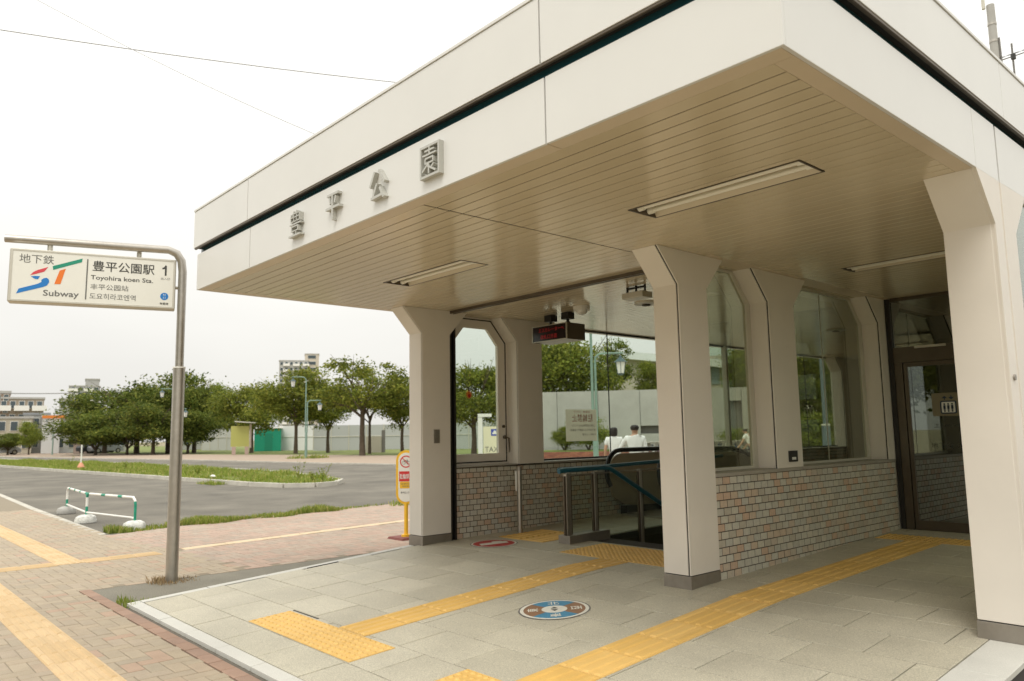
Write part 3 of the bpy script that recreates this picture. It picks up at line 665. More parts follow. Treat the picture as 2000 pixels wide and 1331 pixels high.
# raised lettering on the fascia, each character built of thick metal strokes
STROKES={
'toyo':[((.04,.50),(.96,.50),.065),((.12,.60),(.88,.60),.045),((.14,.90),(.14,.60),.05),((.86,.90),(.86,.60),.05),((.38,1),(.38,.60),.05),((.62,1),(.62,.60),.05),((.14,.76),(.86,.76),.04),((.26,.89),(.74,.89),.04),
 ((.24,.40),(.76,.40),.06),((.24,.40),(.24,.20),.06),((.76,.40),(.76,.20),.06),((.24,.22),(.76,.22),.05),((.36,.17),(.40,.08),.06),((.64,.17),(.60,.08),.06),((.02,.045),(.98,.045),.08)],
'hei':[((.10,.93),(.90,.93),.10),((.27,.84),(.35,.60),.10),((.73,.84),(.65,.60),.10),((.02,.45),(.98,.45),.10),((.50,.93),(.50,0),.11)],
'kou':[((.36,.98),(.06,.50),.12),((.60,.98),(.96,.52),.12),((.50,.55),(.26,.12),.11),((.14,.10),(.80,.13),.10),((.68,.40),(.92,.02),.12)],
'en':[((.04,0),(.04,1),.085),((.96,0),(.96,1),.085),((.04,.96),(.96,.96),.085),((.04,.04),(.96,.04),.085),((.26,.82),(.74,.82),.06),((.5,.92),(.5,.70),.06),((.16,.69),(.84,.69),.06),
 ((.30,.58),(.70,.58),.06),((.30,.58),(.30,.42),.06),((.70,.58),(.70,.42),.06),((.30,.43),(.70,.43),.06),((.48,.42),(.16,.20),.07),((.48,.40),(.48,.10),.07),((.44,.34),(.84,.12),.07),((.74,.36),(.62,.26),.06)]}
LM=M['lettermetal']
for key,xc in (('toyo',-5.62),('hei',-5.01),('kou',-4.39),('en',-3.773)):
    mb=MB(); W,H=.208,.212
    for n_,(a,b,wd) in enumerate(STROKES[key]):
        a=Vector(((a[0]-.5)*W,0,(a[1]-.5)*H)); b=Vector(((b[0]-.5)*W,0,(b[1]-.5)*H)); d=(b-a).normalized(); q=Vector((-d.z,0,d.x))*wd*H/2*.86
        o=Vector((xc,F_-.036-.0004*n_,2.968)); mb.prism([o+a-q,o+b-q,o+b+q,o+a+q],(0,.0355+.0004*n_,0))
    part(mb,'letter',LM)
# ---------------------------------------------------------------- ceiling lights
def ceiling_light(x0,x1,y0,y1,label):
    t=empty('ceiling_light',((x0+x1)/2,(y0+y1)/2,ZB),label,'ceiling light','twin tube lights recessed in the canopy soffit')
    e=.003; zt=ZB+.095
    MB().frame([(x0,y0,ZB-.002),(x1,y0,ZB-.002),(x1,y1,ZB-.002),(x0,y1,ZB-.002)],[(x0+.012,y0+.012,ZB-.002),(x1-.012,y0+.012,ZB-.002),(x1-.012,y1-.012,ZB-.002),(x0+.012,y1-.012,ZB-.002)],(0,0,.02)).build('frame',M['brown'],t)
    a,b,c,d=x0+.013,x1-.013,y0+.013,y1-.013; ym=(c+d)/2
    s=MB(); s.add([(a,c,ZB),(b,c,ZB),(b,c+.055,zt),(a,c+.055,zt),(a,d,ZB),(b,d,ZB),(b,d-.055,zt),(a,d-.055,zt)],[(0,1,2,3),(5,4,7,6),(3,2,6,7)])
    s.add([(a,c,zt+.004),(b,c,zt+.004),(b,d,zt+.004),(a,d,zt+.004)],[(0,1,2,3)]); s.build('reflector',M['reflector'],t)
    MB().box(a,a+.004,c,d,ZB,zt+.003).box(b-.004,b,c,d,ZB,zt+.003).build('end_plate',M['brown'],t)
    for yy in (ym-.055,ym+.055):
        MB().tube([(a+.045,yy,ZB+.028),(b-.045,yy,ZB+.028)],.0165,14).build('tube',M['tube'],t,smooth=True)
        for xx,s_ in ((a+.006,1),(b-.006,-1)):
            MB().tube([(xx+s_*.002,yy,ZB+.03),(xx+s_*.045,yy,ZB+.03)],.026,12).box(xx if s_>0 else xx-.03,xx+.03 if s_>0 else xx,yy-.02,yy+.02,ZB+.03,zt).build('socket',M['tube'],t,smooth=True)
ceiling_light(*LIGHTS[0],'recessed twin tube light in the left soffit bay, nearest the big raised characters')
ceiling_light(*LIGHTS[1],'recessed twin tube light over the open floor, between the middle column and the right column')
ceiling_light(*LIGHTS[2],'recessed twin tube light deep in the porch, partly hidden by the right column')
# ---------------------------------------------------------------- ceiling devices
t=empty('led_display',(-5.95,6.1,2.3),'brown hanging display box with dim red dot lettering under the inner ceiling','display board')
MB().box(-6.325,-5.775,6.0,6.285,2.285,2.468).build('housing',M['brown'],t,bevel=.004)
fc=MB().frame([(-6.325,5.998,2.285),(-5.775,5.998,2.285),(-5.775,5.998,2.468),(-6.325,5.998,2.468)],[(-6.315,5.998,2.293),(-5.787,5.998,2.293),(-5.787,5.998,2.460),(-6.315,5.998,2.460)],(0,-.012,0)).build('bezel',M['signframe'],t)
MB().box(-6.314,-5.788,5.992,5.998,2.294,2.459).build('screen',mat('led_screen',(.012,.004,.005),.2),t)
led=bpy.data.materials.new('led_red'); led.use_nodes=True; led.node_tree.nodes['Principled BSDF'].inputs['Base Color'].default_value=(.2,.01,.01,1); led.node_tree.nodes['Principled BSDF'].inputs['Emission Color'].default_value=(1,.03,.03,1); led.node_tree.nodes['Principled BSDF'].inputs['Emission Strength'].default_value=.07
text('エスカレーターへ','lettering',led,t,(-6.02,5.9915,2.415),(1,0,0),(0,0,1),w=.40,h=.045,depth=.001)
text('改札口方面','lettering',led,t,(-6.06,5.9915,2.338),(1,0,0),(0,0,1),w=.26,h=.05,depth=.001)
for x in (-6.17,-5.90): MB().box(x-.02,x+.02,6.12,6.16,2.467,2.50).tube([(x,6.14,2.49),(x,6.14,2.62)],.016,10).box(x-.055,x+.055,6.09,6.19,2.525,2.60).tube([(x,6.14,2.58),(x,6.14,ZB+.005)],.02,10).build('hanger',M['blackf'],t)
C0_=Vector((0,0,CH))
def push(t,k):
    t.location=C0_+(t.location-C0_)*k; t.scale=(k,k,k)
push(t,1.13)
t=empty('beam_sensor',(-4.72,5.93,2.6),'small cream sensor box on a black bracket behind the shutter track','sensor')
MB().box(-4.86,-4.60,5.84,6.0,2.565,2.625).build('case',M['signframe'],t,bevel=.006)
b=MB()
for x in (-4.84,-4.73,-4.62): b.box(x-.007,x+.007,5.90,5.92,2.626,ZB+.004)
b.box(-4.85,-4.61,5.905,5.915,2.665,2.685); b.build('bracket',M['black'],t)
push(t,1.06)
for x,y,l in ((-5.62,7.2,'round white speaker on the inner ceiling, beside the middle column'),(-5.4,11.6,'round white speaker far back on the inner ceiling, seen through smoked glass')):
    t=empty('ceiling_speaker',(x,y,ZB),l,'ceiling speaker')
    MB().disc((x,y,ZB+.003),.14,(0,0,-1),.02,28).build('rim',M['white'],t,bevel=.004); MB().disc((x,y,ZB-.018),.05,(0,0,-1),.012,18).build('grille',M['dark'],t)
t=empty('security_dome',(-6.25,6.75,ZB),'small white dome on the inner ceiling just behind the display box','camera dome')
MB().disc((-6.25,6.75,ZB+.003),.10,(0,0,-1),.05,20).build('mount',M['white'],t); MB().ball((-6.25,6.75,ZB-.045),.075,12,(1,1,.8)).build('dome',M['white'],t,smooth=True)
# ---------------------------------------------------------------- glass balustrade at the stair head with teal handrails
t=empty('stair_railing',(-6.18,6.35,.02),'stainless stair railing with glass panels and teal blue handrails','railing')
zr=zg(6.5)
MB().hexa([(-6.28,6.29,zr-.02),(-6.10,6.29,zr-.02),(-6.10,6.97,zr-.02),(-6.28,6.97,zr-.02),(-6.28,6.29,zr+.085),(-6.10,6.29,zr+.085),(-6.10,6.97,zr+.10),(-6.28,6.97,zr+.10)]).build('base_kerb',M['plinth'],t,bevel=.004)
for y,zb_,wd in ((6.36,zr+.08,.036),(6.82,zr+.09,.024),(7.66,-.35,.024)):
    MB().box(-6.19-.025,-6.19+.025,y-wd,y+wd,zb_,.795).build('post',M['steel'],t,bevel=.004)
    MB().box(-6.19-.012,-6.19+.012,y-wd-.025,y+wd+.025,.05 if zb_>-.1 else -.2,.77).build('channel',M['brown'],t)
for a,b in ((6.42,6.77),(6.87,7.61),(7.71,8.9)): MB().box(-6.194,-6.186,a,b,.12 if b<7.7 and a<6.8 else -.3,.76).build('glass_panel',M['glassL'],t)
MB().tube([(-6.19,6.42,.775),(-6.19,8.9,.79)],.008,8).build('top_bar',M['steel'],t)
hr=MB().tube([(-6.13,6.17,.828),(-6.13,6.24,.838),(-6.13,6.9,.842),(-6.13,7.02,.835),(-6.13,7.10,.80),(-6.13,9.6,-.45)],[.026,.028,.028,.028,.028,.028],14).build('handrail',M['railblue'],t,smooth=True)
MB().tube([(-6.245,6.28,.842),(-6.245,7.0,.848),(-6.245,9.6,.90)],.024,14).build('handrail',M['railblue'],t,smooth=True)
for y in (6.36,6.82): MB().tube([(-6.19,y,.795),(-6.19,y,.82),(-6.15,y,.823)],.009,8).disc((-6.15,y,.805),.028,(0,0,1),.008,12).build('bracket',M['steel'],t)
# ---------------------------------------------------------------- escalator
t=empty('escalator',(-6.9,8.7,.08),'escalator head with bronze balustrade and black rubber handrail','escalator')
def esc_path(off):
    c=[];cy,cz,r=8.70,.70,.30-off
    for k in range(9):
        a=math.radians(222-k*16.5); c.append((cy+1.0*r*math.cos(a),cz+r*math.sin(a)))
    c+= [(9.6,1.0-off),(10.2,.99-off),(10.5,.93-off),(10.9,.80-off),(15.6,-1.75-off)]
    return c
for xx in (-6.45,-7.38):
    P=esc_path(0)
    MB().tube([(xx,y,z) for y,z in P],.034,12).build('handrail_belt',M['black'],t,smooth=True)
    Q=esc_path(.05); poly=[(xx-.012,7.50,.12),(xx-.012,7.43,.45)]+[(xx-.012,y,z) for y,z in Q]+[(xx-.012,15.0,-3.0),(xx-.012,9.6,.0),(xx-.012,9.2,.12)]
    MB().prism([(xx-.012,8.50,.35)]+[(xx-.012,y,z) for y,z in Q[2:]]+[(xx-.012,15.6,-2.7),(xx-.012,10.7,-.12),(xx-.012,9.9,.15),(xx-.012,9.2,.17),(xx-.012,8.75,.22)],(.024,0,0)).build('balustrade',M['balustrade'],t)
    MB().prism([(xx-.06,8.75,.05),(xx-.06,8.75,.2),(xx-.06,10.0,.17),(xx-.06,15.6,-2.65),(xx-.06,15.6,-3.3),(xx-.06,10.0,-.3)],(.12,0,0)).build('skirt_deck',M['blackf'],t)
MB().disc((-7.364,9.10,.53),.065,(1,0,0),.006,24,ry=.15).build('oval_disc',M['tube'],t)  # flat cream oval set on the balustrade panel
MB().box(-7.3,-6.52,8.6,9.6,.05,.098).build('comb_plate',M['steel'],t)
for k in range(22): MB().box(-7.3,-6.52,9.6+.28*k,9.6+.28*(k+1),-.3-.16*k,.09-.16*max(0,k-1)).build('escalator_step',M['blackf'],t)
t=empty('guide_post',(-7.22,6.56,.03),'round stainless post standing before the tiled wall','post')
MB().tube([(-7.22,6.56,-.03),(-7.22,6.56,.80)],.032,16).build('post',M['steel'],t,smooth=True); MB().disc((-7.22,6.56,.80),.036,(0,0,1),.05,16).build('cap',M['plinth'],t)
MB().box(-7.262,-7.236,6.53,6.575,.55,.79).build('latch_box',M['white'],t)
# ---------------------------------------------------------------- floor stickers
def fz(x,y): return zg(y)+.0025
def floor_disc(cx,cy,r,m,dz,parent,name,n=40,a0=0,a1=2*math.pi,r0=0):
    mb=MB(); k=max(3,int(n*(a1-a0)/(2*math.pi)))
    o=[(cx+r*math.cos(a0+(a1-a0)*i/k),cy+r*math.sin(a0+(a1-a0)*i/k)) for i in range(k+1)]
    q=[(cx+r0*math.cos(a0+(a1-a0)*i/k),cy+r0*math.sin(a0+(a1-a0)*i/k)) for i in range(k+1)]
    pts=[(x,y,fz(x,y)+dz) for x,y in o]+[(x,y,fz(x,y)+dz) for x,y in q]
    mb.add(pts,[(i,i+1,k+2+i,k+1+i) for i in range(k)]); return mb.build(name,m,parent)
cx,cy=-4.27,4.215
sk=empty('compass_sticker',(cx,cy,fz(cx,cy)),'round blue and brown compass sticker on the granite floor','floor sticker')
brownm=mat('sticker_brown',(.25,.135,.07),.5,0,None,.15,30); bluem=mat('sticker_blue',(.055,.22,.36),.5,0,None,.12,30); wm=mat('sticker_white',(.68,.66,.58),.5,0,None,.08,30)
floor_disc(cx,cy,.275,M['joint'],.0,sk,'edge_ring',r0=.26); floor_disc(cx,cy,.262,wm,.0006,sk,'ring',r0=.235)
vd=math.atan2(-CR.y,-CR.x)  # direction pointing left as seen
ax=math.atan2(CR.y,CR.x)
for i,m_ in ((0,brownm),(1,bluem),(2,brownm),(3,bluem)): floor_disc(cx,cy,.236,m_,.0010,sk,'sector',a0=ax-math.pi/4+i*math.pi/2,a1=ax+math.pi/4+i*math.pi/2,r0=.07)
floor_disc(cx,cy,.098,wm,.0016,sk,'centre')
e1=Vector((math.cos(ax),math.sin(ax),0)); e2=Vector((-math.sin(ax),math.cos(ax),0))
def fl3(v): return Vector((v.x,v.y,zg(v.y)+.0045))
SL=Vector((0,1,.062)).normalized()
def slope(v): return Vector((v.x,v.y,v.y*.062))
for ch,p,u_,v_ in (('北',e2*.165,e1,e2),('南',-e2*.165,-e1,-e2),('東',-e1*.165,e2,-e1),('西',e1*.165,-e2,e1)):
    text(ch,'lettering',wm,sk,fl3(Vector((cx,cy,0))+p),slope(u_),slope(v_),h=.085,depth=.0006,bold=.01)
for s_ in (1,-1):
    c0=Vector((cx,cy,0)); MB().add([fl3(c0+e2*s_*.055)+Vector((0,0,.001)),fl3(c0+e2*s_*.012+e1*.03)+Vector((0,0,.001)),fl3(c0+e2*s_*.012-e1*.03)+Vector((0,0,.001))],[(0,1,2)]).build('arrow',M['ink'],sk)
cx,cy=-6.87,5.83
sk=empty('no_entry_sticker',(cx,cy,fz(cx,cy)),'round red sticker with white bar on the floor beside the left column','floor sticker')
floor_disc(cx,cy,.275,M['joint'],.0,sk,'edge_ring',r0=.262); floor_disc(cx,cy,.264,wm,.0006,sk,'ring',r0=.24); floor_disc(cx,cy,.241,mat('sticker_red',(.42,.02,.02),.45,0,None,.1,20),.0010,sk,'field')
MB().add([(cx-.10,cy-.14,zg(cy-.14)+.0045),(cx+.02,cy-.20,zg(cy-.20)+.0045),(cx+.10,cy+.14,zg(cy+.14)+.0045),(cx-.02,cy+.20,zg(cy+.2)+.0045)],[(0,1,2,3)]).build('bar',wm,sk)
MB().add([(cx-.12,cy+.06,zg(cy)+.0055),(cx-.06,cy+.03,zg(cy)+.0055),(cx-.02,cy+.15,zg(cy)+.0075),(cx-.08,cy+.18,zg(cy)+.0075)],[(0,1,2,3)]).build('figure',wm,sk)
# ---------------------------------------------------------------- things on the glass
t=empty('notice_sheet',(-7.69,8.3,1.37),'translucent white notice with reversed red characters taped to the hall glass','poster')
SHEET=mat('notice_paper',(.80,.78,.70),.8,0,None,.02,trans=.7)
y0,y1,z0,z1=7.93,8.59,1.14,1.60
MB().box(-7.715,-7.7125,y0,y1,z0,z1).build('sheet',SHEET,t)
RT=mat('faded_red_ink',(.55,.14,.09),.7); GT=mat('faded_grey_ink',(.25,.24,.21),.7)
def mtext(s,yc,zc,w,h,m): text(s,'mirror',m,t,(-7.7122,yc,zc),(0,-1,0),(0,0,1),w=w,h=h,depth=.0006)
mtext('駐輪禁止',8.28,1.475,.44,.115,RT); mtext('自転車・バイク',8.27,1.565,.34,.03,RT); mtext('この場所に自転車等を止めないでください',8.30,1.365,.50,.035,GT); mtext('通行の妨げになり危険です 駐輪場へ',8.28,1.30,.56,.035,GT); mtext('交通局・土木部',8.42,1.235,.30,.03,GT)
t=empty('leaf_sticker',(-7.69,6.145,1.77),'small red and orange leaf sticker on the chamfered window','sticker')
pts=[]
for k in range(22):
    a=2*math.pi*k/22+.2; r=.058 if k%2==0 else .034; pts.append((-7.6935,6.145+r*math.cos(a),1.77+r*math.sin(a)*1.05))
MB().prism(pts,(.0015,0,0)).build('leaf',mat('leaf_orange',(.75,.22,.03),.6),t)
MB().prism([(-7.6918,6.145+(y-6.145)*.55+.004,1.755+(z-1.77)*.5) for x,y,z in pts],(.0008,0,0)).build('leaf_heart',mat('leaf_red',(.5,.02,.015),.6),t)
t=empty('lift_sign',(-3.16,9.395,1.3),'lift pictogram sticker with black lettering on the dark glass door','sticker')
x0,x1,z0,z1=-3.325,-2.98,1.37,1.63; yy=9.4015
def rbox(xa,xb,za,zb,r,y,d,m,name):
    P=[]
    for cx_,cz_,a in ((xb-r,zb-r,0),(xa+r,zb-r,90),(xa+r,za+r,180),(xb-r,za+r,270)):
        for k in range(5): q=D2R(a+k*22.5); P.append((cx_+r*math.cos(q),y,cz_+r*math.sin(q)))
    return MB().prism(P,(0,d,0)).build(name,m,t)
rbox(x0,x1,1.375,1.635,.02,yy,-.001,mat('sticker_film',(.22,.19,.12),.4),'film')
rbox(-3.24,-3.07,1.40,1.545,.02,yy-.0015,-.001,M['navy'],'pictogram_border'); rbox(-3.225,-3.085,1.413,1.532,.01,yy-.003,-.001,M['white'],'pictogram_field')
fg=MB()
for x in (-3.195,-3.155,-3.115):
    fg.disc((x,yy-.0042,1.508),.010,(0,-1,0),.001,12).box(x-.012,x+.012,yy-.0052,yy-.0042,1.455,1.495).box(x-.008,x-.001,yy-.0052,yy-.0042,1.42,1.455).box(x+.001,x+.008,yy-.0052,yy-.0042,1.42,1.455)
fg.build('figures',M['navy'],t)
ar=MB().prism([(-3.22,yy-.002,1.575),(-3.19,yy-.002,1.60),(-3.16,yy-.002,1.575)],(0,-.001,0)).box(-3.195,-3.185,yy-.003,yy-.002,1.555,1.575).prism([(-3.15,yy-.002,1.585),(-3.12,yy-.002,1.558),(-3.09,yy-.002,1.585)],(0,-.001,0)).box(-3.125,-3.115,yy-.003,yy-.002,1.585,1.605); ar.build('arrows',M['navy'],t)
text('エレベーター','lettering',M['ink'],t,(-3.12,yy,1.27),(1,0,0),(0,0,1),w=.40,h=.055,depth=.001)
text('地下鉄 のりば','lettering',M['ink'],t,(-3.12,yy,1.045),(1,0,0),(0,0,1),w=.50,h=.07,depth=.001)
text('Subway','lettering',M['ink'],t,(-3.25,yy,.985),(1,0,0),(0,0,1),w=.2,h=.03,depth=.001)
# ---------------------------------------------------------------- subway name board on its pole
S=empty('subway_sign',(-8.605,2.84,PZ),'illuminated subway name board with coloured logo hung from a bent steel pole','sign')
LT=Vector((-9.065,1.285,3.232)); RT_=Vector((-8.627,2.778,3.232)); ux=(RT_-LT).normalized(); nn=Vector((ux.y,-ux.x,0)); WD=(RT_-LT).length; HT=.556
def SP(s,tt,off=0): return LT+ux*(.028+(WD-.056)*s)+Vector((0,0,-(.024+(HT-.048)*tt)))+nn*off
def rbx(mb,c0,c1,z0,z1,d0,d1):
    P=[LT+ux*c0,LT+ux*c1]; q=[]
    for z in (z0,z1):
        q+=[Vector((*(P[0]+nn*d0)[:2],z)),Vector((*(P[1]+nn*d0)[:2],z)),Vector((*(P[1]+nn*d1)[:2],z)),Vector((*(P[0]+nn*d1)[:2],z))]
    # orientation: d0 is front
    return mb.hexa(q)
rbx(MB(),0,WD,3.232-HT,3.232,0,-.16).build('board_case',M['signframe'],S,bevel=.012)
pts=lambda a,b,c,d,off:[SP(a,b,off),SP(c,b,off),SP(c,d,off),SP(a,d,off)]
MB().prism(pts(0,0,1,1,.0005)[::-1],nn*.003).build('face',M['signwhite'],S)
MB().frame(pts(-.012,-.03,1.012,1.03,.0),pts(0,0,1,1,.0),nn*.008).build('face_frame',M['signframe'],S)
def px(x,y):
    yt=190+(x-95)*110/1310; yb=605+(x-95)*55/1310; return ((x-95)/1310,(y-yt)/(yb-yt))
def za(x,y): return px(x*.375+83.2,y*.375+166.4)
def zb2(x,y): return px(x*.3952+665.6,y*.3952+208)
def shape(name,pl,m):
    P=[SP(*za(*p),.004) for p in pl]; MB().prism(P[::-1],nn*.0015).build(name,m,S)
shape('logo_bar',[(860,430),(1480,265),(1470,345),(872,515)],M['green']); shape('logo_stem',[(1010,530),(1135,490),(1040,830),(910,830)],M['orange'])
shape('logo_stroke',[(405,632),(470,560),(560,515),(770,450),(690,555),(500,612)],M['logored']); shape('logo_spot',[(420,662),(500,650),(610,655),(570,725),(510,718)],M['blue'])
shape('logo_swash',[(145,1045),(190,935),(560,830),(645,785),(640,735),(690,700),(750,690),(795,730),(803,790),(765,860),(690,895),(250,1015)],M['blue'])
MB().prism([SP(.443,.08,.004),SP(.451,.08,.004),SP(.449,.93,.004),SP(.441,.93,.004)][::-1],nn*.0015).build('divider',M['ink2'],S)
def stext(s,c,w,h,m,zc=zb2,bold=0):
    a=zc(c[0]-w/2,c[1]);b=zc(c[0]+w/2,c[1]); W_=(SP(*b)-SP(*a)).dot(ux); k=.3952 if zc is zb2 else .375
    text(s,'lettering',m,S,SP(*zc(*c),.0042),ux,(0,0,1),w=W_,h=h*k/410*(HT-.048),depth=.001,bold=bold)
stext('地下鉄',(525,270),710,200,M['ink2'],za); stext('Subway',(1065,1060),750,175,M['ink2'],za,.012)
stext('豊平公園駅',(800,345),1310,230,M['ink'],bold=.008); stext('Toyohira koen Sta.',(775,590),1320,125,M['ink'],bold=.008); stext('丰平公园站',(515,750),790,125,M['ink2']); stext('도요히라코엔역',(590,945),960,130,M['ink2'])
MB().prism([SP(*zb2(*q),.004) for q in ((1722,515),(1722,315),(1690,305),(1662,345),(1625,352),(1627,385),(1682,378),(1682,515))],nn*.0012).build('lettering',M['ink'],S); stext('出入口',(1700,575),200,50,M['ink2'])
c=zb2(1690,930); cc=SP(*c,.004); rr=.0405
up=Vector((0,0,1)); MB().prism([cc+ux*rr*math.cos(2*math.pi*k/28)+up*rr*math.sin(2*math.pi*k/28) for k in range(28)],nn*.0012).build('line_badge',M['blue'],S)
text('H','lettering',M['white'],S,cc+up*.016+nn*.0015,ux,up,h=.024,depth=.001); text('11','lettering',M['white'],S,cc-up*.016+nn*.0015,ux,up,h=.024,depth=.001)
stext('東豊線',(1690,1075),190,50,M['ink'])
pole=Vector((-8.605,2.84,0)); ptop=Vector((-8.605,2.84,3.30)); off=-nn*.08
q=[pole+Vector((0,0,PZ-.1)),pole+Vector((0,0,2.03))]; MB().tube(q,.062,16).build('pole_base',M['steel'],S,smooth=True)
MB().tube([pole+Vector((0,0,2.03)),pole+Vector((0,0,2.045))],.066,16).build('collar',M['white'],S,smooth=True)
arc=[pole+Vector((0,0,2.045)),pole+Vector((0,0,3.10)),pole+Vector((0,0,3.22))-ux*.015,pole+Vector((0,0,3.30))-ux*.065,pole+Vector((0,0,3.335))-ux*.15,LT+Vector((0,0,.105))-ux*.06+off]
arc[0:]=[p for p in arc]; arc[5].z=3.34
MB().tube(arc[:2]+arc[2:],[.044,.044,.044,.044,.042,.040],14).build('pole',M['steel'],S,smooth=True)
for s_ in (.22,.76): 
    p=LT+ux*WD*s_+off; MB().tube([p+Vector((0,0,-.01)),p+Vector((0,0,.09))],.026,12).build('hanger',M['signframe'],S,smooth=True)
p=LT+ux*(WD-.01)+off+Vector((0,0,-.30)); MB().tube([p,p+ux*.07,p+ux*.085+Vector((0,0,.03))],.018,10).build('side_bracket',M['signframe'],S,smooth=True)
# ---------------------------------------------------------------- yellow no-parking sign
c=Vector((-9.505,6.40,0)); t=empty('no_parking_sign',(c.x,c.y,PZ),'yellow capsule sign forbidding bicycle parking on a yellow post by the left column','sign')
vx=Vector((.62,.785,0)).normalized(); vn=Vector((vx.y,-vx.x,0))
def caps(hw,z0,z1,off,d,m,name):
    P=[]
    for a in range(0,181,15): P.append(c+vx*hw*math.cos(D2R(a))+Vector((0,0,z1-hw+hw*math.sin(D2R(a))))+vn*off)
    for a in range(180,361,15): P.append(c+vx*hw*math.cos(D2R(a))+Vector((0,0,z0+hw+hw*math.sin(D2R(a))))+vn*off)
    MB().prism(P,-vn*d if d<0 else vn*d).build(name,m,t)
caps(.145,.27,1.05,-.03,.05,M['signyellow'],'board'); caps(.112,.305,1.015,.0205,.003,M['signwhite'],'face')
def vq(a,b,z0,z1,off,m,name): MB().prism([c+vx*a+vn*off+Vector((0,0,z0)),c+vx*b+vn*off+Vector((0,0,z0)),c+vx*b+vn*off+Vector((0,0,z1)),c+vx*a+vn*off+Vector((0,0,z1))],vn*.001).build(name,m,t)
vq(-.10,.10,.60,.745,.024,M['red'],'red_field'); vq(-.09,.09,.50,.595,.024,M['signyellow'],'yellow_field')
ring=MB(); N=32
P=[c+vx*.088*math.cos(2*math.pi*k/N)+Vector((0,0,.885+.088*math.sin(2*math.pi*k/N)))+vn*.024 for k in range(N)]; Q=[c+vx*.072*math.cos(2*math.pi*k/N)+Vector((0,0,.885+.072*math.sin(2*math.pi*k/N)))+vn*.024 for k in range(N)]
ring.frame(P,Q,vn*.001).build('prohibition_ring',M['red'],t)
A=c+Vector((0,0,.885))+vn*.0255; MB().tube([A+(-vx+up).normalized()*.078,A+(vx-up).normalized()*.078],.006,6).build('slash',M['red'],t)
bk=MB(); 
for s_ in (-.032,.032): bk.tube([A+vx*(s_+.022*math.cos(k*math.pi/8))+up*(-.015+.022*math.sin(k*math.pi/8)) for k in range(17)],.002,5,False)
bk.tube([A-vx*.032-up*.015,A-vx*.01+up*.022,A+vx*.02+up*.022,A+vx*.032-up*.015],.002,5).tube([A-vx*.01+up*.022,A+vx*.0-up*.015,A+vx*.02+up*.022,A+vx*.018+up*.035],.002,5); bk.build('bicycle_figure',M['ink'],t)
text('駐輪禁止','lettering',M['white'],t,c+vn*.0255+Vector((0,0,.672)),vx,up,w=.18,h=.075,depth=.001,bold=.01)
text('NO BICYCLE','lettering',M['ink2'],t,c+vn*.0255+Vector((0,0,.565)),vx,up,w=.15,h=.022,depth=.001); text('PARKING','lettering',M['ink2'],t,c+vn*.0255+Vector((0,0,.53)),vx,up,w=.10,h=.022,depth=.001)
text('豊平区土木部','lettering',M['ink'],t,c+vn*.024+Vector((0,0,.44)),vx,up,w=.15,h=.028,depth=.001)
MB().tube([c+Vector((0,0,PZ+.05)),c+Vector((0,0,.29))],.03,14).build('post',M['signyellow'],t,smooth=True); MB().disc(c+Vector((0,0,PZ+.03)),.07,(0,0,1),.03,18).build('base_collar',M['signyellow'],t)
mb=MB()
for z0,z1,r in ((PZ-.01,PZ+.03,.20),): mb.add([(c.x-r,c.y-r,z0),(c.x+r,c.y-r,z0),(c.x+r,c.y+r,z0),(c.x-r,c.y+r,z0),(c.x-r+.02,c.y-r+.02,z1),(c.x+r-.02,c.y-r+.02,z1),(c.x+r-.02,c.y+r-.02,z1),(c.x-r+.02,c.y+r-.02,z1)],[(0,1,5,4),(1,2,6,5),(2,3,7,6),(3,0,4,7),(4,5,6,7)])
mb.build('rubber_base',mat('red_brown_rubber',(.20,.06,.05),.7),t)
# ---------------------------------------------------------------- green and white barrier
t=empty('barrier',(-16,3.8,PZ),'low green and white pipe barrier standing in white concrete feet','barrier')
BP=[Vector((-14.1,4.02,0)),Vector((-16.0,3.72,0)),Vector((-18.4,3.90,0))]
zt=.30
def striped(pts,r,seg,start=0):
    L=[(b-a).length for a,b in zip(pts,pts[1:])]; tot=sum(L); n=max(2,int(tot/seg)); 
    def P(s):
        for i,l in enumerate(L):
            if s<=l or i==len(L)-1: return pts[i]+(pts[i+1]-pts[i])*min(1,s/l)
            s-=l
    for i in range(n):
        a=tot*i/n;b=tot*(i+1)/n; ii=[P(a)]+[P(x) for x in sorted(set([sum(L[:k]) for k in range(1,len(L))])) if a<x<b]+[P(b)]
        MB().tube(ii,r,10).build('rail_band',M['railgreen'] if ((i+start)%4==1 or ii[0].z<.1) else M['white'],t,smooth=True)
for a,b,k in ((0,1,0),(1,2,0)):
    A_,B_=BP[a],BP[b]; d=(B_-A_).normalized(); z=lambda v,h: Vector((v.x,v.y,h))
    pts=[z(A_,PZ+.12),z(A_,zt-.12),z(A_+d*.02,zt-.05),z(A_+d*.09,zt),z(B_-d*.04,zt),z(B_,zt-.04),z(B_,PZ+.12)] if a==0 else [z(A_,zt-.03),z(A_+d*.06,zt),z(B_-d*.09,zt),z(B_-d*.02,zt-.05),z(B_,zt-.12),z(B_,PZ+.12)]
    striped(pts,.022,.16,a)
    MB().tube([z(A_,-.04),z(B_,-.04)],.017,8).build('lower_rail',M['white'],t,smooth=True)
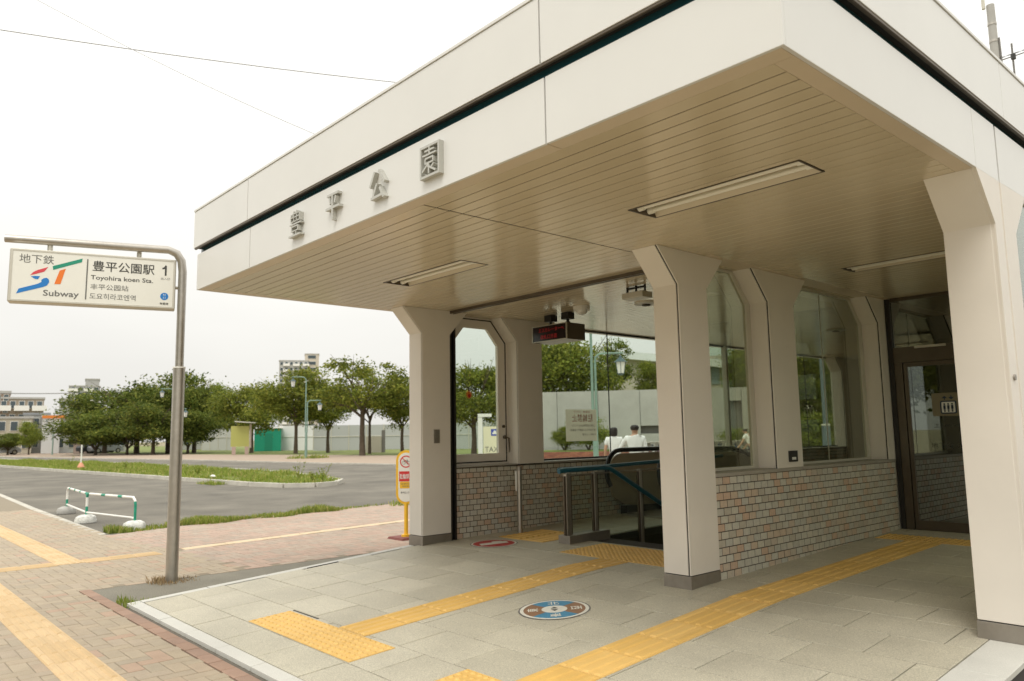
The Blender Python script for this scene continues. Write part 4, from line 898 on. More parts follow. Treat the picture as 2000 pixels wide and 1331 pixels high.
for i,p in enumerate(BP):
    mb=MB(); 
    N=14; R=[(.16,0),(.17,.05),(.15,.11),(.09,.145),(.04,.15)]
    vs=[];fs=[]
    for r,h in R:
        for k in range(N):
            a=2*math.pi*k/N; q=r*(1+.05*math.sin(3*a+i)); vs.append((p.x+q*.85*math.cos(a),p.y+q*math.sin(a)*1.1,PZ-.01+h))
    for j in range(len(R)-1):
        for k in range(N): fs.append((j*N+k,j*N+(k+1)%N,(j+1)*N+(k+1)%N,(j+1)*N+k))
    fs.append(tuple((len(R)-1)*N+k for k in range(N))); mb.add(vs,fs)
    mb.build('foot',M['concrete'] if i==2 else mat('flaking_white',(.62,.62,.58),.8,0,(40,.6,.01),.25,18),t,smooth=True)
# ---------------------------------------------------------------- trees
def leaf_mesh(name,n_clump,n_leaf,size,seed,flat=.75,low=-.55,spread=.17):
    rnd=random.Random(seed); vs=[];fs=[]
    lob=[(rnd.uniform(0,6.28),rnd.uniform(-.2,.8),rnd.uniform(.12,.3)) for _ in range(9)]
    for c in range(n_clump):
        while True:
            p=Vector((rnd.uniform(-1,1),rnd.uniform(-1,1),rnd.uniform(low,1)))
            r=p.length
            if r<.30 or r>1.0: continue
            lim=.74+.26*math.sin(p.x*3.3+seed)*math.cos(p.y*3.9+seed)*1.2+.16*math.sin(p.z*6+seed*2+p.x*3)
            if r<lim: break
        sp=spread*rnd.uniform(.6,1.3)
        nl=int(n_leaf*rnd.uniform(.6,1.4))
        for k in range(nl):
            o=Vector((rnd.gauss(0,sp),rnd.gauss(0,sp),rnd.gauss(0,sp*.42)))
            q=Vector((p.x,p.y,p.z*flat))+o
            a=Vector((rnd.gauss(0,1),rnd.gauss(0,1),rnd.gauss(0,.5))).normalized(); b=a.orthogonal().normalized()
            b=(b*math.cos(rnd.uniform(0,3))+a.cross(b)*math.sin(rnd.uniform(0,3))).normalized()
            s=size*rnd.uniform(.6,1.4); i=len(vs)
            vs+=[q-a*s,q-b*s*.5,q+a*s,q+b*s*.5]; fs.append((i,i+1,i+2,i+3))
    me=bpy.data.meshes.new(name); me.from_pydata(vs,[],fs); return me
LM_=[leaf_mesh('leaf_crown',120,110,.033,11,low=-.75),leaf_mesh('leaf_crown',105,105,.034,23,spread=.15,low=-.8),leaf_mesh('leaf_crown',130,105,.033,37,low=-.7),leaf_mesh('leaf_crown',78,95,.030,5,flat=.7,low=-.45,spread=.12)]
CONE=None
_mc={}
def crown_me(i,m):
    k=(i,m.name)
    if k not in _mc: c=LM_[i].copy(); c.materials.clear(); c.materials.append(m); _mc[k]=c
    return _mc[k]
def tree(label,base,H,R,cz,ch,variant,m,trunk_r,fork=.35,name='broadleaf_tree',lean=0,cat='tree',group=None,seed=0,wide=1,extra=None):
    rnd=random.Random(seed*7+variant); b=Vector(base); t=empty(name,b,label,cat,group)
    mb=MB(); top=cz+ch*.3; fz_=H*fork
    mb.tube([b,b+Vector((rnd.uniform(-.05,.05)*R,0,fz_*.5)),b+Vector((lean,0,fz_))],[trunk_r*1.25,trunk_r*.95,trunk_r*.85],9)
    for k in range(7):
        a=2*math.pi*k/7+rnd.uniform(-.4,.4); rr=R*rnd.uniform(.4,.8); e=Vector((rr*math.cos(a),rr*math.sin(a),cz+ch*rnd.uniform(-.3,.55)))
        s=b+Vector((lean,0,fz_*rnd.uniform(.8,1.0)));e=b+e
        mid=s+(e-s)*.5+Vector((0,0,R*.10))
        mb.tube([s,mid,e],[trunk_r*.5,trunk_r*.3,trunk_r*.08],6)
        for q in range(2):
            e2=e+Vector((rnd.uniform(-.3,.3)*R,rnd.uniform(-.3,.3)*R,rnd.uniform(0,.35)*ch)); mb.tube([mid,(mid+e2)/2+Vector((0,0,.05*R)),e2],[trunk_r*.22,trunk_r*.14,trunk_r*.04],5)
    mb.build('trunk',M['bark'],t,smooth=True)
    c=bpy.data.objects.new('crown',crown_me(variant,m)); col.objects.link(c); c.parent=t; c.location=(lean*.5,0,cz); c.scale=(R,R*wide,ch); c.rotation_euler=(0,0,rnd.uniform(0,6.28) if wide==1 else 0)
    return t
def T(label,u,vt,D,hw,vb,variant,m,tr,fork=.35,hor=857,**k):
    s=D/FPX; tr=tr*.62; H=(hor-vt)*s+CH-PZ; R=hw*s*(1.30 if hor>850 else 1.06); vb=(min(vb+14,880) if vb<895 else vb) if hor>850 else vb; zbm=max(.3,(hor-vb)*s+CH-PZ); cz=(H+zbm)/2; ch=(H-zbm)/2/.86
    b=at(u,D,PZ); return tree(label,b,H,R,cz,ch,variant,m,tr,fork,seed=int(u),**k)
T('large dark round tree at the left end of the park trees',205,757,112,62,888,0,M['leafdark'],.4)
T('tall dark tree left of the sign pole, second of the dark mass',268,738,104,66,888,2,M['leafdark'],.45)
T('tallest dark tree, directly behind the subway sign pole',330,722,100,64,888,0,M['leafdark'],.45)
T('low dark brownish tree with its crown near the ground in front of the dark mass',300,785,92,50,888,1,M['leafdark'],.3)
T('dark rounded tree at the right edge of the dark mass',380,738,97,34,888,2,M['leafdark'],.35)
T('low spreading dark tree at the foot of the dark mass, left of the silver car',188,800,99,52,900,2,M['leafdark'],.25,fork=.12)
T('low hanging dark crown at the foot of the dark mass, left of the sign pole',250,795,97,50,900,0,M['leafdark'],.25,fork=.12)
T('low hanging dark crown at the foot of the dark mass, right of the sign pole',368,790,93,48,902,2,M['leafdark'],.25,fork=.12)
T('pale green tree far behind, between the dark mass and the noticeboard tree',428,747,120,30,850,1,M['leafbright'],.25)
T('leafy green tree standing behind the noticeboard',492,736,88,52,852,2,M['leaf'],.3)
T('yellow green tree behind the tall double lamp post',578,714,78,60,838,0,M['leaf'],.28)
T('brownish green tree just right of the double lamp post',641,756,80,42,838,1,M['leaf'],.26)
T('wide open spreading tree left of the left column with a forked trunk',708,684,64,74,838,3,M['leaf'],.34,fork=.42)
T('inner boughs of a second spreading tree behind the forked one',722,712,69,60,830,3,M['leafbright'],.2,fork=.4)
T('smaller tree with thin trunk touching the left column edge',786,738,66,44,842,1,M['leaf'],.22)
T('green tree with stout trunk seen through the chamfered window',925,692,55,62,850,2,M['leaf'],.30,fork=.3)
T('tree behind the chamfered window tree, further right',1000,700,64,50,850,1,M['leaf'],.25)
T('bushy dark red tinged tree at the left edge of the picture',17,838,118,24,882,1,M['leafdark'],.2,fork=.2)
T('slim bright green cone shaped tree before the white house',58,817,116,15,878,0,M['leafbright'],.15,fork=.15)
T('tall tree behind the concrete wall, left half of the hall glass',1108,630,56,92,830,2,M['leaf'],.4,fork=.25,hor=849)
T('tree behind the concrete wall beside the hanging lantern',1190,648,60,52,800,3,M['leafdark'],.3,fork=.3,hor=849)
T('small tree behind the concrete wall next to the middle column',1276,706,58,36,800,1,M['leaf'],.25,fork=.3,hor=848)
T('tree behind the concrete wall seen through the first smoked window',1462,676,54,46,800,0,M['leafbright'],.3,fork=.3,hor=847)
T('large leafy tree seen through the second smoked window',1585,668,50,74,872,2,M['leaf'],.35,fork=.2,hor=845)
T('leafy tree right of the one behind the second smoked window',1665,690,54,60,880,0,M['leafbright'],.3,fork=.2,hor=844)
for i,(x,y,H,R,v,mt,l) in enumerate([(-9.5,-13,8.5,3.6,0,'leaf','roadside tree behind the viewer, reflected in the lift door, nearest of the row'),(-4.5,-17,9.5,4.2,2,'leafbright','roadside tree behind the viewer with brighter leaves, middle of the row'),(1.5,-16,8.5,3.8,1,'leaf','roadside tree behind the viewer, right end of the row'),(-15,-20,10,4.6,0,'leafdark','dark roadside tree behind the viewer, far left of the row'),(13,16,9,4.5,2,'leafbright','bright tree east of the building mirrored in the side window')]):
    tree(l,(x,y,PZ),H,R,H*.58,H*.5,v,M[mt],.22,.3,seed=i+90)
# shrubs
def shrub(label,base,R,H,m,v=0,name='shrub'):
    t=empty(name,base,label,'shrub'); mb=MB(); rnd=random.Random(int(base[0]*10))
    for k in range(7): a=rnd.uniform(0,6.28); mb.tube([Vector(base),Vector(base)+Vector((R*.6*math.cos(a),R*.6*math.sin(a),H*.6))],[.04,.015],5)
    mb.build('stem',M['bark'],t); c=bpy.data.objects.new('foliage',crown_me(v,m)); col.objects.link(c); c.parent=t; c.location=(0,0,H*.5); c.scale=(R*1.05,R*1.05,H*.62); c.rotation_euler=(0,0,rnd.uniform(0,6)); return t
# ---------------------------------------------------------------- beyond the hall glass: lane, planter, wall
def quad_u(u0,u1,D0,D1,z): return [(p.x,p.y) for p in (at(u0,D0),at(u1,D0),at(u1,D1),at(u0,D1))]
WA,WB=at(1010,44),at(1490,44)
wd=(WB-WA).normalized(); wn=Vector((-wd.y,wd.x,0))
if wn.dot(Vector((WA.x,WA.y,0)))<0: wn=-wn
WL=(WB-WA).length
def wq(a,b,z0,z1,d0,d1):
    P=[]
    for z in (z0,z1):
        for s,d in ((a,d0),(b,d0),(b,d1),(a,d1)): q=WA+wd*s+wn*d; P.append((q.x,q.y,z))
    return P
def su(u): # distance along wall for bearing u
    p=at(u,1); # ray dir
    # solve WA+wd*s = p*t
    det=wd.x*(-p.y)+wd.y*p.x; return (-WA.x*(-p.y)+(-WA.y)*p.x)/det
W=empty('concrete_wall',WA,'long pale concrete wall with a dark slot beyond the hall glass','wall')
slot0,slot1=su(1252),su(1298); d0_,d1_=su(1418),su(1452); zt=3.62
segs=[(0,slot0,PZ-.1,zt),(slot0,slot1,1.62,zt),(slot0,slot1,PZ-.1,1.18),(slot1,d0_,PZ-.1,zt),(d0_,d1_,2.9,zt),(d1_,WL,PZ-.1,zt)]
for a,b,z0,z1 in segs:
    n=max(1,round((b-a)/2.4))
    for k in range(n): MB().hexa(wq(a+(b-a)*k/n+.012,a+(b-a)*(k+1)/n-.012,z0,z1,0,.35)).build('wall_panel',M['concrete'],W)
MB().hexa(wq(0,WL,PZ-.1,zt-.02,.36,.5)).build('wall_backing',M['joint'],W)
MB().hexa(wq(d0_+.02,d1_-.02,PZ,2.88,.30,.34)).build('door',mat('grey_steel_door',(.18,.18,.17),.5),W)
PLt=empty('brick_planter',at(1100,40),'low red brick planter in front of the concrete wall','planter')
def pq(u0,u1,D0,D1,z0,z1):
    P=[]
    for z in (z0,z1):
        for u,D in ((u0,D0),(u1,D0),(u1,D1),(u0,D1)): q=at(u,D); P.append((q.x,q.y,z))
    return P
MB().hexa(pq(1000,1300,40.0,43.5,PZ-.05,.32)).build('planter_core',M['mortar'],PLt)
fld=MB(); A_,B_=at(1000,39.97),at(1300,39.97); dd=(B_-A_).normalized(); nL=(B_-A_).length; nb=Vector((dd.y,-dd.x,0))
for r in range(8):
    s=-.12*(r%2)
    while s<nL:
        a=max(s,0)+.006;b=min(s+.24,nL)-.006; s+=.24
        if b-a<.03: continue
        p=A_+dd*a;q=A_+dd*b; z0=PZ+.0675*r+.004;z1=z0+.058
        fld.hexa([(p.x,p.y,z0),(q.x,q.y,z0),(q.x-nb.x*.02,q.y-nb.y*.02,z0),(p.x-nb.x*.02,p.y-nb.y*.02,z0),(p.x,p.y,z1),(q.x,q.y,z1),(q.x-nb.x*.02,q.y-nb.y*.02,z1),(p.x-nb.x*.02,p.y-nb.y*.02,z1)])
tag(fld.build('brick_field',mat('red_brick',(.28,.10,.07),.85,0,None,.1,2,ramp=[(.28,.105,.07),(.24,.09,.065),(.32,.13,.08),(.26,.10,.07)]),PLt),kind='stuff')
MB().hexa(pq(1000,1300,40.1,43.4,.32,.36)).build('soil',M['turf'],PLt)
shrub('broad green shrub on the planter behind the reversed notice',at(1150,41.5,.3),1.15,2.3,M['leafbright'],2)
shrub('loose low shrub left of the reversed notice',at(1102,41.5,.3),.75,1.4,M['leaf'],1)
shrub('low green shrub at the foot of the concrete wall by the steel door',at(1445,41,PZ),1.1,1.7,M['leafbright'],0)
shrub('rounded shrub seen low in the second smoked window',at(1590,36,PZ),1.6,2.6,M['leafbright'],2)
sheet('light_paving',[(at(u,D).x,at(u,D).y) for u,D in ((985,22),(1700,22),(1700,40),(985,40))],PZ+.012,mat('light_paving_stone',(.55,.50,.42),.85,0,None,.05,2))
# ---------------------------------------------------------------- arena building beyond
def facing(u,D): 
    p=at(u,D); f=Vector((p.x,p.y,0)).normalized(); return p,Vector((f.y,-f.x,0)),f
def fbox(mb,p,r,f,a,b,z0,z1,d0,d1):
    P=[]
    for z in (z0,z1):
        for s,d in ((a,d0),(b,d0),(b,d1),(a,d1)): q=p+r*s+f*d; P.append((q.x,q.y,z))
    return mb.hexa(P)
def V(v,D,h=848): return (h-v)*D/FPX+CH
p,r,f=facing(1340,95)
A=empty('arena',(p.x,p.y,PZ),'large pale hall with a curved white roof edge beyond the concrete wall','building')
sx=lambda u:(u-1340)*95/FPX
fbox(MB(),p,r,f,sx(1195),sx(1500),PZ,V(706,95),0,12).build('wall',mat('beige_wall',(.42,.38,.31),.8,0,(2,.1,.02),.04,.5),A)
mb=MB(); n=16; P=[]
for k in range(n+1):
    u=1180+k*340/n; z=V(690+ (u-1215)*.16*(1-.2*math.sin((u-1180)/340*3.14)),95); P.append((sx(u),z))
for (a,z0),(b,z1) in zip(P,P[1:]):
    q=[p+r*s+f*d for s,d in ((a,-1.2),(b,-1.2),(b,13),(a,13))]
    mb.hexa([(q[0].x,q[0].y,z0-.9),(q[1].x,q[1].y,z1-.9),(q[2].x,q[2].y,z1-.9),(q[3].x,q[3].y,z0-.9),(q[0].x,q[0].y,z0),(q[1].x,q[1].y,z1),(q[2].x,q[2].y,z1+.2),(q[3].x,q[3].y,z0+.2)])
mb.build('roof_edge',mat('pale_roof',(.66,.68,.68),.6),A)
for k in range(5): fbox(MB(),p,r,f,sx(1392+k*18),sx(1392+k*18+14),V(760,95),V(712,95),-.15,-.02).build('window',mat('hazy_glass',(.20,.25,.26),.2),A)
p,r,f=facing(1440,140)
A=empty('domed_hall',(p.x,p.y,PZ),'distant domed hall with a ribbed grey green roof seen in the first smoked window','building')
mb=MB(); vs=[];fs=[];R_a=17;N=28;K=8
for i in range(K+1):
    th=math.pi/2*i/K
    for k in range(N): a=2*math.pi*k/N; vs.append((p.x+R_a*math.cos(th)*math.cos(a),p.y+R_a*math.cos(th)*math.sin(a),9.5+7.6*math.sin(th)))
for i in range(K):
    for k in range(N): fs.append((i*N+k,i*N+(k+1)%N,(i+1)*N+(k+1)%N,(i+1)*N+k))
mb.add(vs,fs).build('dome',mat('dome_roof',(.30,.36,.34),.5),A)
for k in range(N):
    a=2*math.pi*k/N; MB().tube([(p.x+R_a*1.004*math.cos(math.pi/2*i/K)*math.cos(a),p.y+R_a*1.004*math.cos(math.pi/2*i/K)*math.sin(a),9.5+7.65*math.sin(math.pi/2*i/K)) for i in range(K)],.14,5).build('rib',M['white'],A)
MB().disc((p.x,p.y,PZ),16.6,(0,0,1),9.8,32).build('drum',M['white'],A)
# ---------------------------------------------------------------- lamp posts
def lamp_post(label):
    t=empty('lamp_post',(0,0,0),label,'street lamp','pale green lamp posts with hanging lanterns')
    G=M['lampgreen']
    MB().tube([(0,0,0),(0,0,1.9)],[.10,.09],12).tube([(0,0,1.9),(0,0,2.0)],[.11,.07],12).tube([(0,0,0),(0,0,.12)],[.17,.15],12).build('base_post',G,t,smooth=True)
    MB().tube([(-.06,0,1.9),(-.06,0,5.7),(-.10,0,5.87),(-.20,0,5.97),(-.35,0,6.0),(-1.1,0,6.0)],[.055,.045,.04,.04,.035,.03],10).build('tall_arm',G,t,smooth=True)
    MB().tube([(.06,0,1.9),(.06,0,4.0),(.09,0,4.13),(.18,0,4.22),(.32,0,4.25),(1.05,0,4.25)],[.05,.042,.038,.036,.032,.028],10).build('short_arm',G,t,smooth=True)
    for x,z in ((-1.0,6.0),(.95,4.25)):
        L=MB(); L.tube([(x,0,z),(x,0,z-.10)],.015,6).tube([(x,0,z-.10),(x,0,z-.17),(x,0,z-.32)],[.03,.06,.24],8)
        l=L.build('lantern_roof',mat('lantern_dark',(.05,.09,.10),.5),t)
        MB().tube([(x,0,z-.32),(x,0,z-.72)],[.185,.115],6).build('lantern_glass',M['lampglass'],l)
        q=MB()
        for k in range(6):
            a=2*math.pi*k/6; q.tube([(x+.195*math.sin(a),.195*math.cos(a),z-.31),(x+.125*math.sin(a),.125*math.cos(a),z-.74)],.010,4)
        q.tube([(x,0,z-.72),(x,0,z-.78)],[.13,.07],8).build('lantern_cage',bpy.data.materials['lantern_dark'],l)
    return t
def face_rz(p): return math.atan2(p.y,p.x)-math.pi/2
L0=lamp_post('pale green lamp post with two lanterns seen through the hall glass beside the notice')
p=at(1163,27,PZ); L0.location=p; L0.rotation_euler=(0,0,face_rz(p))
p=at(598,59,PZ); copy_tree(L0,p,face_rz(p),label='green double lamp post on the plaza in front of the yellow green tree')
p=at(338,74,PZ); copy_tree(L0,p,face_rz(p),label='green lamp post just behind the subway sign pole, before the dark trees')
p=at(104,112,PZ); copy_tree(L0,p,face_rz(p),label='thin distant green lamp post in front of the white house',scale=(.8,.8,.72))
p=at(1614,30,PZ); t=empty('lamp_column',p,'grey blue lamp column in the second smoked window','street lamp')
gm=mat('column_blue_grey',(.16,.21,.25),.5); MB().tube([p,p+Vector((0,0,1.6))],[.16,.14],12).build('base',gm,t,smooth=True); MB().tube([p+Vector((0,0,1.6)),p+Vector((0,0,1.66))],.15,12).build('collar',M['white'],t); MB().tube([p+Vector((0,0,1.66)),p+Vector((0,0,7.5))],[.09,.06],10).build('shaft',gm,t,smooth=True)
# ---------------------------------------------------------------- fence, kiosk, notice board
def hoarding(u0,D0,u1,D1,z1,name,label,m,cat='fence',pw=1.8):
    a,b=at(u0,D0,PZ),at(u1,D1,PZ); L=(b-a).length; d=(b-a)/L; n=int(L/pw); t=empty(name,a,label,cat); nv=Vector((-d.y,d.x,0))
    for k in range(n):
        p=a+d*(L*k/n+.03); q=a+d*(L*(k+1)/n-.03); o=nv*.06
        MB().hexa([p,q,q+o,p+o,p+Vector((0,0,z1)),q+Vector((0,0,z1)),q+o+Vector((0,0,z1)),p+o+Vector((0,0,z1))]).build('panel',m,t)
    for k in range(n+1):
        p=a+d*(L*k/n)-nv*.02; MB().tube([p,p+Vector((0,0,z1+.06))],.05,6).build('post',M['alum'],t)
    MB().tube([a-nv*.05+Vector((0,0,z1*.55)),b-nv*.05+Vector((0,0,z1*.55))],.03,5).build('rail',M['alum'],t)
hoarding(395,118,460,112,3.2,'site_hoarding','pale hoarding left of the noticeboard',mat('pale_sheet',(.50,.50,.47),.6))
hoarding(612,92,850,92,2.9,'panel_fence','long grey panel fence behind the park trees',mat('grey_sheet',(.42,.43,.42),.55,.1))
hoarding(850,86,1050,84,2.9,'panel_fence','grey panel fence glimpsed through the chamfered window',mat('grey_sheet',(.42,.43,.42)))
hoarding(545,100,615,98,3.0,'white_screen','white wall panel right of the green shed',mat('white_sheet',(.7,.7,.68),.6))
p,r,f=facing(524,98); t=empty('green_shed',(p.x,p.y,PZ),'bright green shed behind the noticeboard tree','shed')
fbox(MB(),p,r,f,-1.6,1.5,PZ,2.5,0,2.4).build('wall',M['railgreen'],t); fbox(MB(),p,r,f,-1.75,1.65,2.5,2.62,-.15,2.6).build('roof',M['white'],t); fbox(MB(),p,r,f,-.4,.5,PZ,1.9,-.04,-.003).build('door',mat('green_door',(.01,.2,.12),.5),t)
p,r,f=facing(471,80); t=empty('noticeboard',(p.x,p.y,PZ),'yellow green noticeboard with a small white roof on two pink posts','noticeboard')
fbox(MB(),p,r,f,-.95,.75,.55,2.55,-.08,.0).build('board',mat('board_yellow',(.42,.42,.12),.5),t); fbox(MB(),p,r,f,.77,.95,.4,2.75,-.25,.35).build('side_panel',mat('board_grey',(.4,.34,.28),.6),t)
for s in (-.65,.55): fbox(MB(),p,r,f,s-.18,s+.18,PZ,.55,-.1,.2).build('leg',mat('board_pink',(.45,.33,.28),.7),t)
mb=MB(); q=lambda a,z,d:(p+r*a+f*d+Vector((0,0,z))); mb.hexa([q(-.6,2.95,-.7),q(1.3,2.80,-.7),q(1.3,2.80,.7),q(-.6,2.95,.7),q(-.6,3.02,-.7),q(1.3,2.87,-.7),q(1.3,2.87,.7),q(-.6,3.02,.7)]); mb.build('roof',M['white'],t)
p,r,f=facing(735,75); t=empty('stone_marker',(p.x,p.y,PZ),'beige block and dark post under the spreading tree','marker')
fbox(MB(),p,r,f,-1.0,.5,PZ,1.3,0,.5).build('block',mat('beige_block',(.4,.37,.3),.8),t); fbox(MB(),p,r,f,.5,.85,PZ,1.9,.1,.4).build('post',M['joint'],t)
# white bollard with an orange foot in the median
p=at(161,48,PZ+.07); t=empty('marker_post',p,'thin white marker post with orange foot standing in the grass median','post')
MB().tube([p,p+Vector((0,0,1.25))],.035,8).build('post',M['white'],t); MB().tube([p,p+Vector((0,0,.10)),p+Vector((0,0,.30))],[.19,.17,.06],8).build('foot',mat('faded_orange',(.65,.30,.18),.7),t)
p=at(418,30,PZ+.16); t=empty('litter',p,'crumpled white bag lying in the median grass','litter'); MB().ball(p,.10,8,(1.4,1,.6)).build('bag',M['white'],t)
for i,(u,D,h,l) in enumerate(((585,26.5,.62,'tall single weed near the rounded end of the median'),(632,25,.6,'bushy weed at the rounded end of the median'),(612,26,.35,'low weed between the two tall ones'),(388,33,.4,'weed beside the subway sign pole in the median'),(140,50,.6,'pale weed left of the marker post'),(248,44,.4,'brownish weed right of the marker post'))):
    p=at(u,D,PZ+.07); t=empty('weed_plant',p,l,'weed'); rnd=random.Random(i); st=MB();lf=MB()
    for k in range(9):
        a=rnd.uniform(0,6.28);s=rnd.uniform(.1,.5)*h; e=p+Vector((s*math.cos(a),s*math.sin(a),h*rnd.uniform(.6,1.1))); st.tube([p,(p+e)/2+Vector((0,0,.05)),e],[.006,.005,.002],4)
        for q in range(12):
            c=p+(e-p)*rnd.uniform(.3,1); d1=Vector((rnd.gauss(0,1),rnd.gauss(0,1),rnd.uniform(0,1))).normalized(); d2=d1.orthogonal().normalized(); z=.055*rnd.uniform(.6,1.3); lf.add([c,c+d1*z*.5+d2*z*.2,c+d1*z,c+d1*z*.5-d2*z*.2],[(0,1,2,3)])
    st.build('stem',M['grass'],t); lf.build('foliage',M['leafbright'],t)
# ---------------------------------------------------------------- taxi stand sign
p,r,f=facing(938,30); t=empty('taxi_sign',(p.x,p.y,PZ),'cream taxi stand sign on a white post seen through the chamfered window','sign')
fbox(MB(),p,r,f,-.09,.09,PZ,1.95,0,.16).build('post',M['white'],t); fbox(MB(),p,r,f,-.09,.45,1.955,2.08,-.02,.18).build('top_arm',M['white'],t); fbox(MB(),p,r,f,.12,1.0,.50,1.58,.02,.12).build('board',mat('sign_cream',(.74,.70,.50),.5),t)
o=p-f*(-.018); text('TAXI','lettering',M['ink2'],t,Vector((o.x,o.y,.70))+r*.46,r,(0,0,1),w=.56,h=.20,depth=.003)
MB().prism([Vector((o.x,o.y,z))+r*a for a,z in ((.42,1.22),(.72,1.22),(.72,1.48),(.42,1.48))],-f*.004).build('logo_field',mat('taxi_blue',(.05,.08,.40),.5),t)
o2=p-f*(-.012); MB().prism([Vector((o2.x,o2.y,z))+r*a for a,z in ((.47,1.28),(.67,1.28),(.67,1.35),(.62,1.35),(.60,1.42),(.53,1.42),(.51,1.35),(.47,1.35))],-f*.004).build('taxi_figure',M['white'],t)
# ---------------------------------------------------------------- houses and blocks on the left
def block_of(u0,u1,D,vtop,label,m,name='apartment_block',floors=None,cols=None,depth=10,wm=None,balcony=False,hor=864,roofm=None,zb_=PZ,wh=1.1,skip=()):
    p,r,f=facing((u0+u1)/2,D); w=(u1-u0)*D/FPX; H=(hor-vtop)*D/FPX+CH
    t=empty(name,(p.x,p.y,PZ),label,'building'); wl=fbox(MB(),p,r,f,-w/2,w/2,zb_,H,0,depth).build('wall',m,t)
    fbox(MB(),p,r,f,-w/2-.15,w/2+.15,H,H+.3,-.15,depth+.15).build('roof',roofm or M['concrete'],t)
    if floors:
        fh=(H-PZ)/floors
        for i in range(floors):
            for j in range(cols):
                if (i,j) in skip: continue
                a=-w/2+w*(j+.22)/cols; b=-w/2+w*(j+.78)/cols; z0=PZ+fh*(i+.32); z1=PZ+fh*(i+.82)
                fr_=fbox(MB(),p,r,f,a-.06,b+.06,z0-.06,z1+.06,-.08,-.001).build('window',M['white'],t); fbox(MB(),p,r,f,a,b,z0,z1,-.12,-.082).build('pane',wm or mat('far_pane',(.06,.08,.09),.15),fr_)
                if balcony and (j%2==balcony-1): fbox(MB(),p,r,f,a-.7,b+.7,z0-.5,z0+.35,-1.2,-.13).build('balcony',M['white'],t)
    return t,p,r,f,w,H
beige=mat('beige_render',(.30,.25,.19),.85,0,None,.05,.4); lgrey=mat('light_grey_render',(.36,.36,.34),.85); dgrey=mat('grey_siding',(.25,.26,.27),.8)
block_of(8,70,150,792,'beige apartment block with balconies at the far left',beige,floors=4,cols=5,balcony=1)
block_of(-25,8,150,782,'brown block cut off by the left picture edge',mat('brown_render',(.27,.20,.15),.85),floors=5,cols=3)
block_of(138,184,260,770,'grey slab tower with dark bands rising behind the dark trees',mat('dark_banded',(.30,.30,.29),.8),floors=12,cols=4,balcony=1,hor=864)
block_of(165,186,262,758,'roof plant room of the distant tower',lgrey,name='plant_room')
block_of(118,150,190,792,'pale block behind the white house',lgrey,floors=4,cols=3)
block_of(545,598,300,712,'distant grey apartment tower above the park trees',mat('far_render',(.42,.42,.40),.85),floors=14,cols=6,balcony=2,hor=857)
block_of(594,620,302,699,'beige stair tower of the distant apartment block',mat('far_beige',(.52,.47,.39),.85),name='stair_tower',floors=14,cols=1,hor=857)
block_of(1,52,128,824,'low cream house behind the slim cone shaped tree',mat('cream_render',(.45,.41,.32),.85),name='house',floors=2,cols=3)
block_of(52,88,130,818,'grey clad house left of the white corner house',lgrey,name='house',floors=2,cols=3,roofm=dgrey)
block_of(86,112,124,822,'white corner house with corrugated side',mat('white_siding',(.58,.59,.58),.8),name='house')
block_of(112,148,126,824,'white two storey house with dark door',mat('white_render',(.52,.53,.52),.8),name='house',floors=2,cols=2,roofm=dgrey)
p,r,f=facing(104,123); t=empty('roof_sign',(p.x,p.y,PZ),'long orange sign strip along the top of the white house','sign'); fbox(MB(),p,r,f,-1.4,1.4,4.55,4.95,-.3,-.1).build('strip',mat('sign_orange',(.72,.22,.04),.5),t)
p,r,f=facing(168,118); t=empty('garage',(p.x,p.y,PZ),'small pinkish garage beside the dark trees','garage'); fbox(MB(),p,r,f,-1.4,1.4,PZ,2.4,0,4).build('wall',mat('pink_render',(.45,.36,.31),.85),t); fbox(MB(),p,r,f,-1.6,1.6,2.4,2.6,-.2,4.2).build('roof',dgrey,t)
block_of(190,240,125,848,'low white house glimpsed under the dark trees',lgrey,name='house',floors=1,cols=4)
block_of(330,398,130,850,'pale low building behind the sign pole',lgrey,name='house',floors=1,cols=5)
# ---------------------------------------------------------------- parked cars
def car(u,D,m,label,rz=0):
    p=at(u,D,PZ); t=empty('parked_car',(0,0,0),label,'car','cars parked at the park edge')
    S=[(-2.1,.35),(-2.1,.75),(-1.95,.95),(-1.25,1.02),(-.75,1.45),(.85,1.48),(1.55,1.0),(2.05,.85),(2.12,.4)]
    MB().prism([(x,-.82,z) for x,z in S]+[(2.0,-.82,.25),(-2.0,-.82,.25)],(0,1.64,0)).build('body',m,t,bevel=.06)
    MB().prism([(x,-.83,z) for x,z in ((-1.1,1.03),(-.72,1.38),(.8,1.41),(1.3,1.03))],(0,1.66,0)).build('windows',M['glassband'],t)
    for x in (-1.3,1.35):
        for y in (-.84,.66):
            w_=MB().disc((x,y,.32),.32,(0,1,0),.18,18).build('wheel',M['black'],t); MB().disc((x,y-.004 if y<0 else y+.172,.32),.19,(0,1,0),.012,12).build('rim',M['alum'],w_)
    for x in (2.08,): 
        for y in (-.65,.45): MB().box(x,x+.05,y,y+.25,.62,.76).build('headlight',M['lampglass'],t)
    t.location=p; t.rotation_euler=(0,0,math.atan2(p.y,p.x)-math.pi/2+rz); return t
car(206,116,mat('silver_paint',(.45,.47,.5),.3,.3),'silver grey car parked under the dark trees',.5)
car(4,120,mat('blue_white_paint',(.60,.63,.66),.3,.1),'pale car at the left picture edge beside the bushy tree',.2)
car(186,117,mat('dark_paint',(.04,.045,.05),.3,.1),'dark car partly behind the silver one',.6)
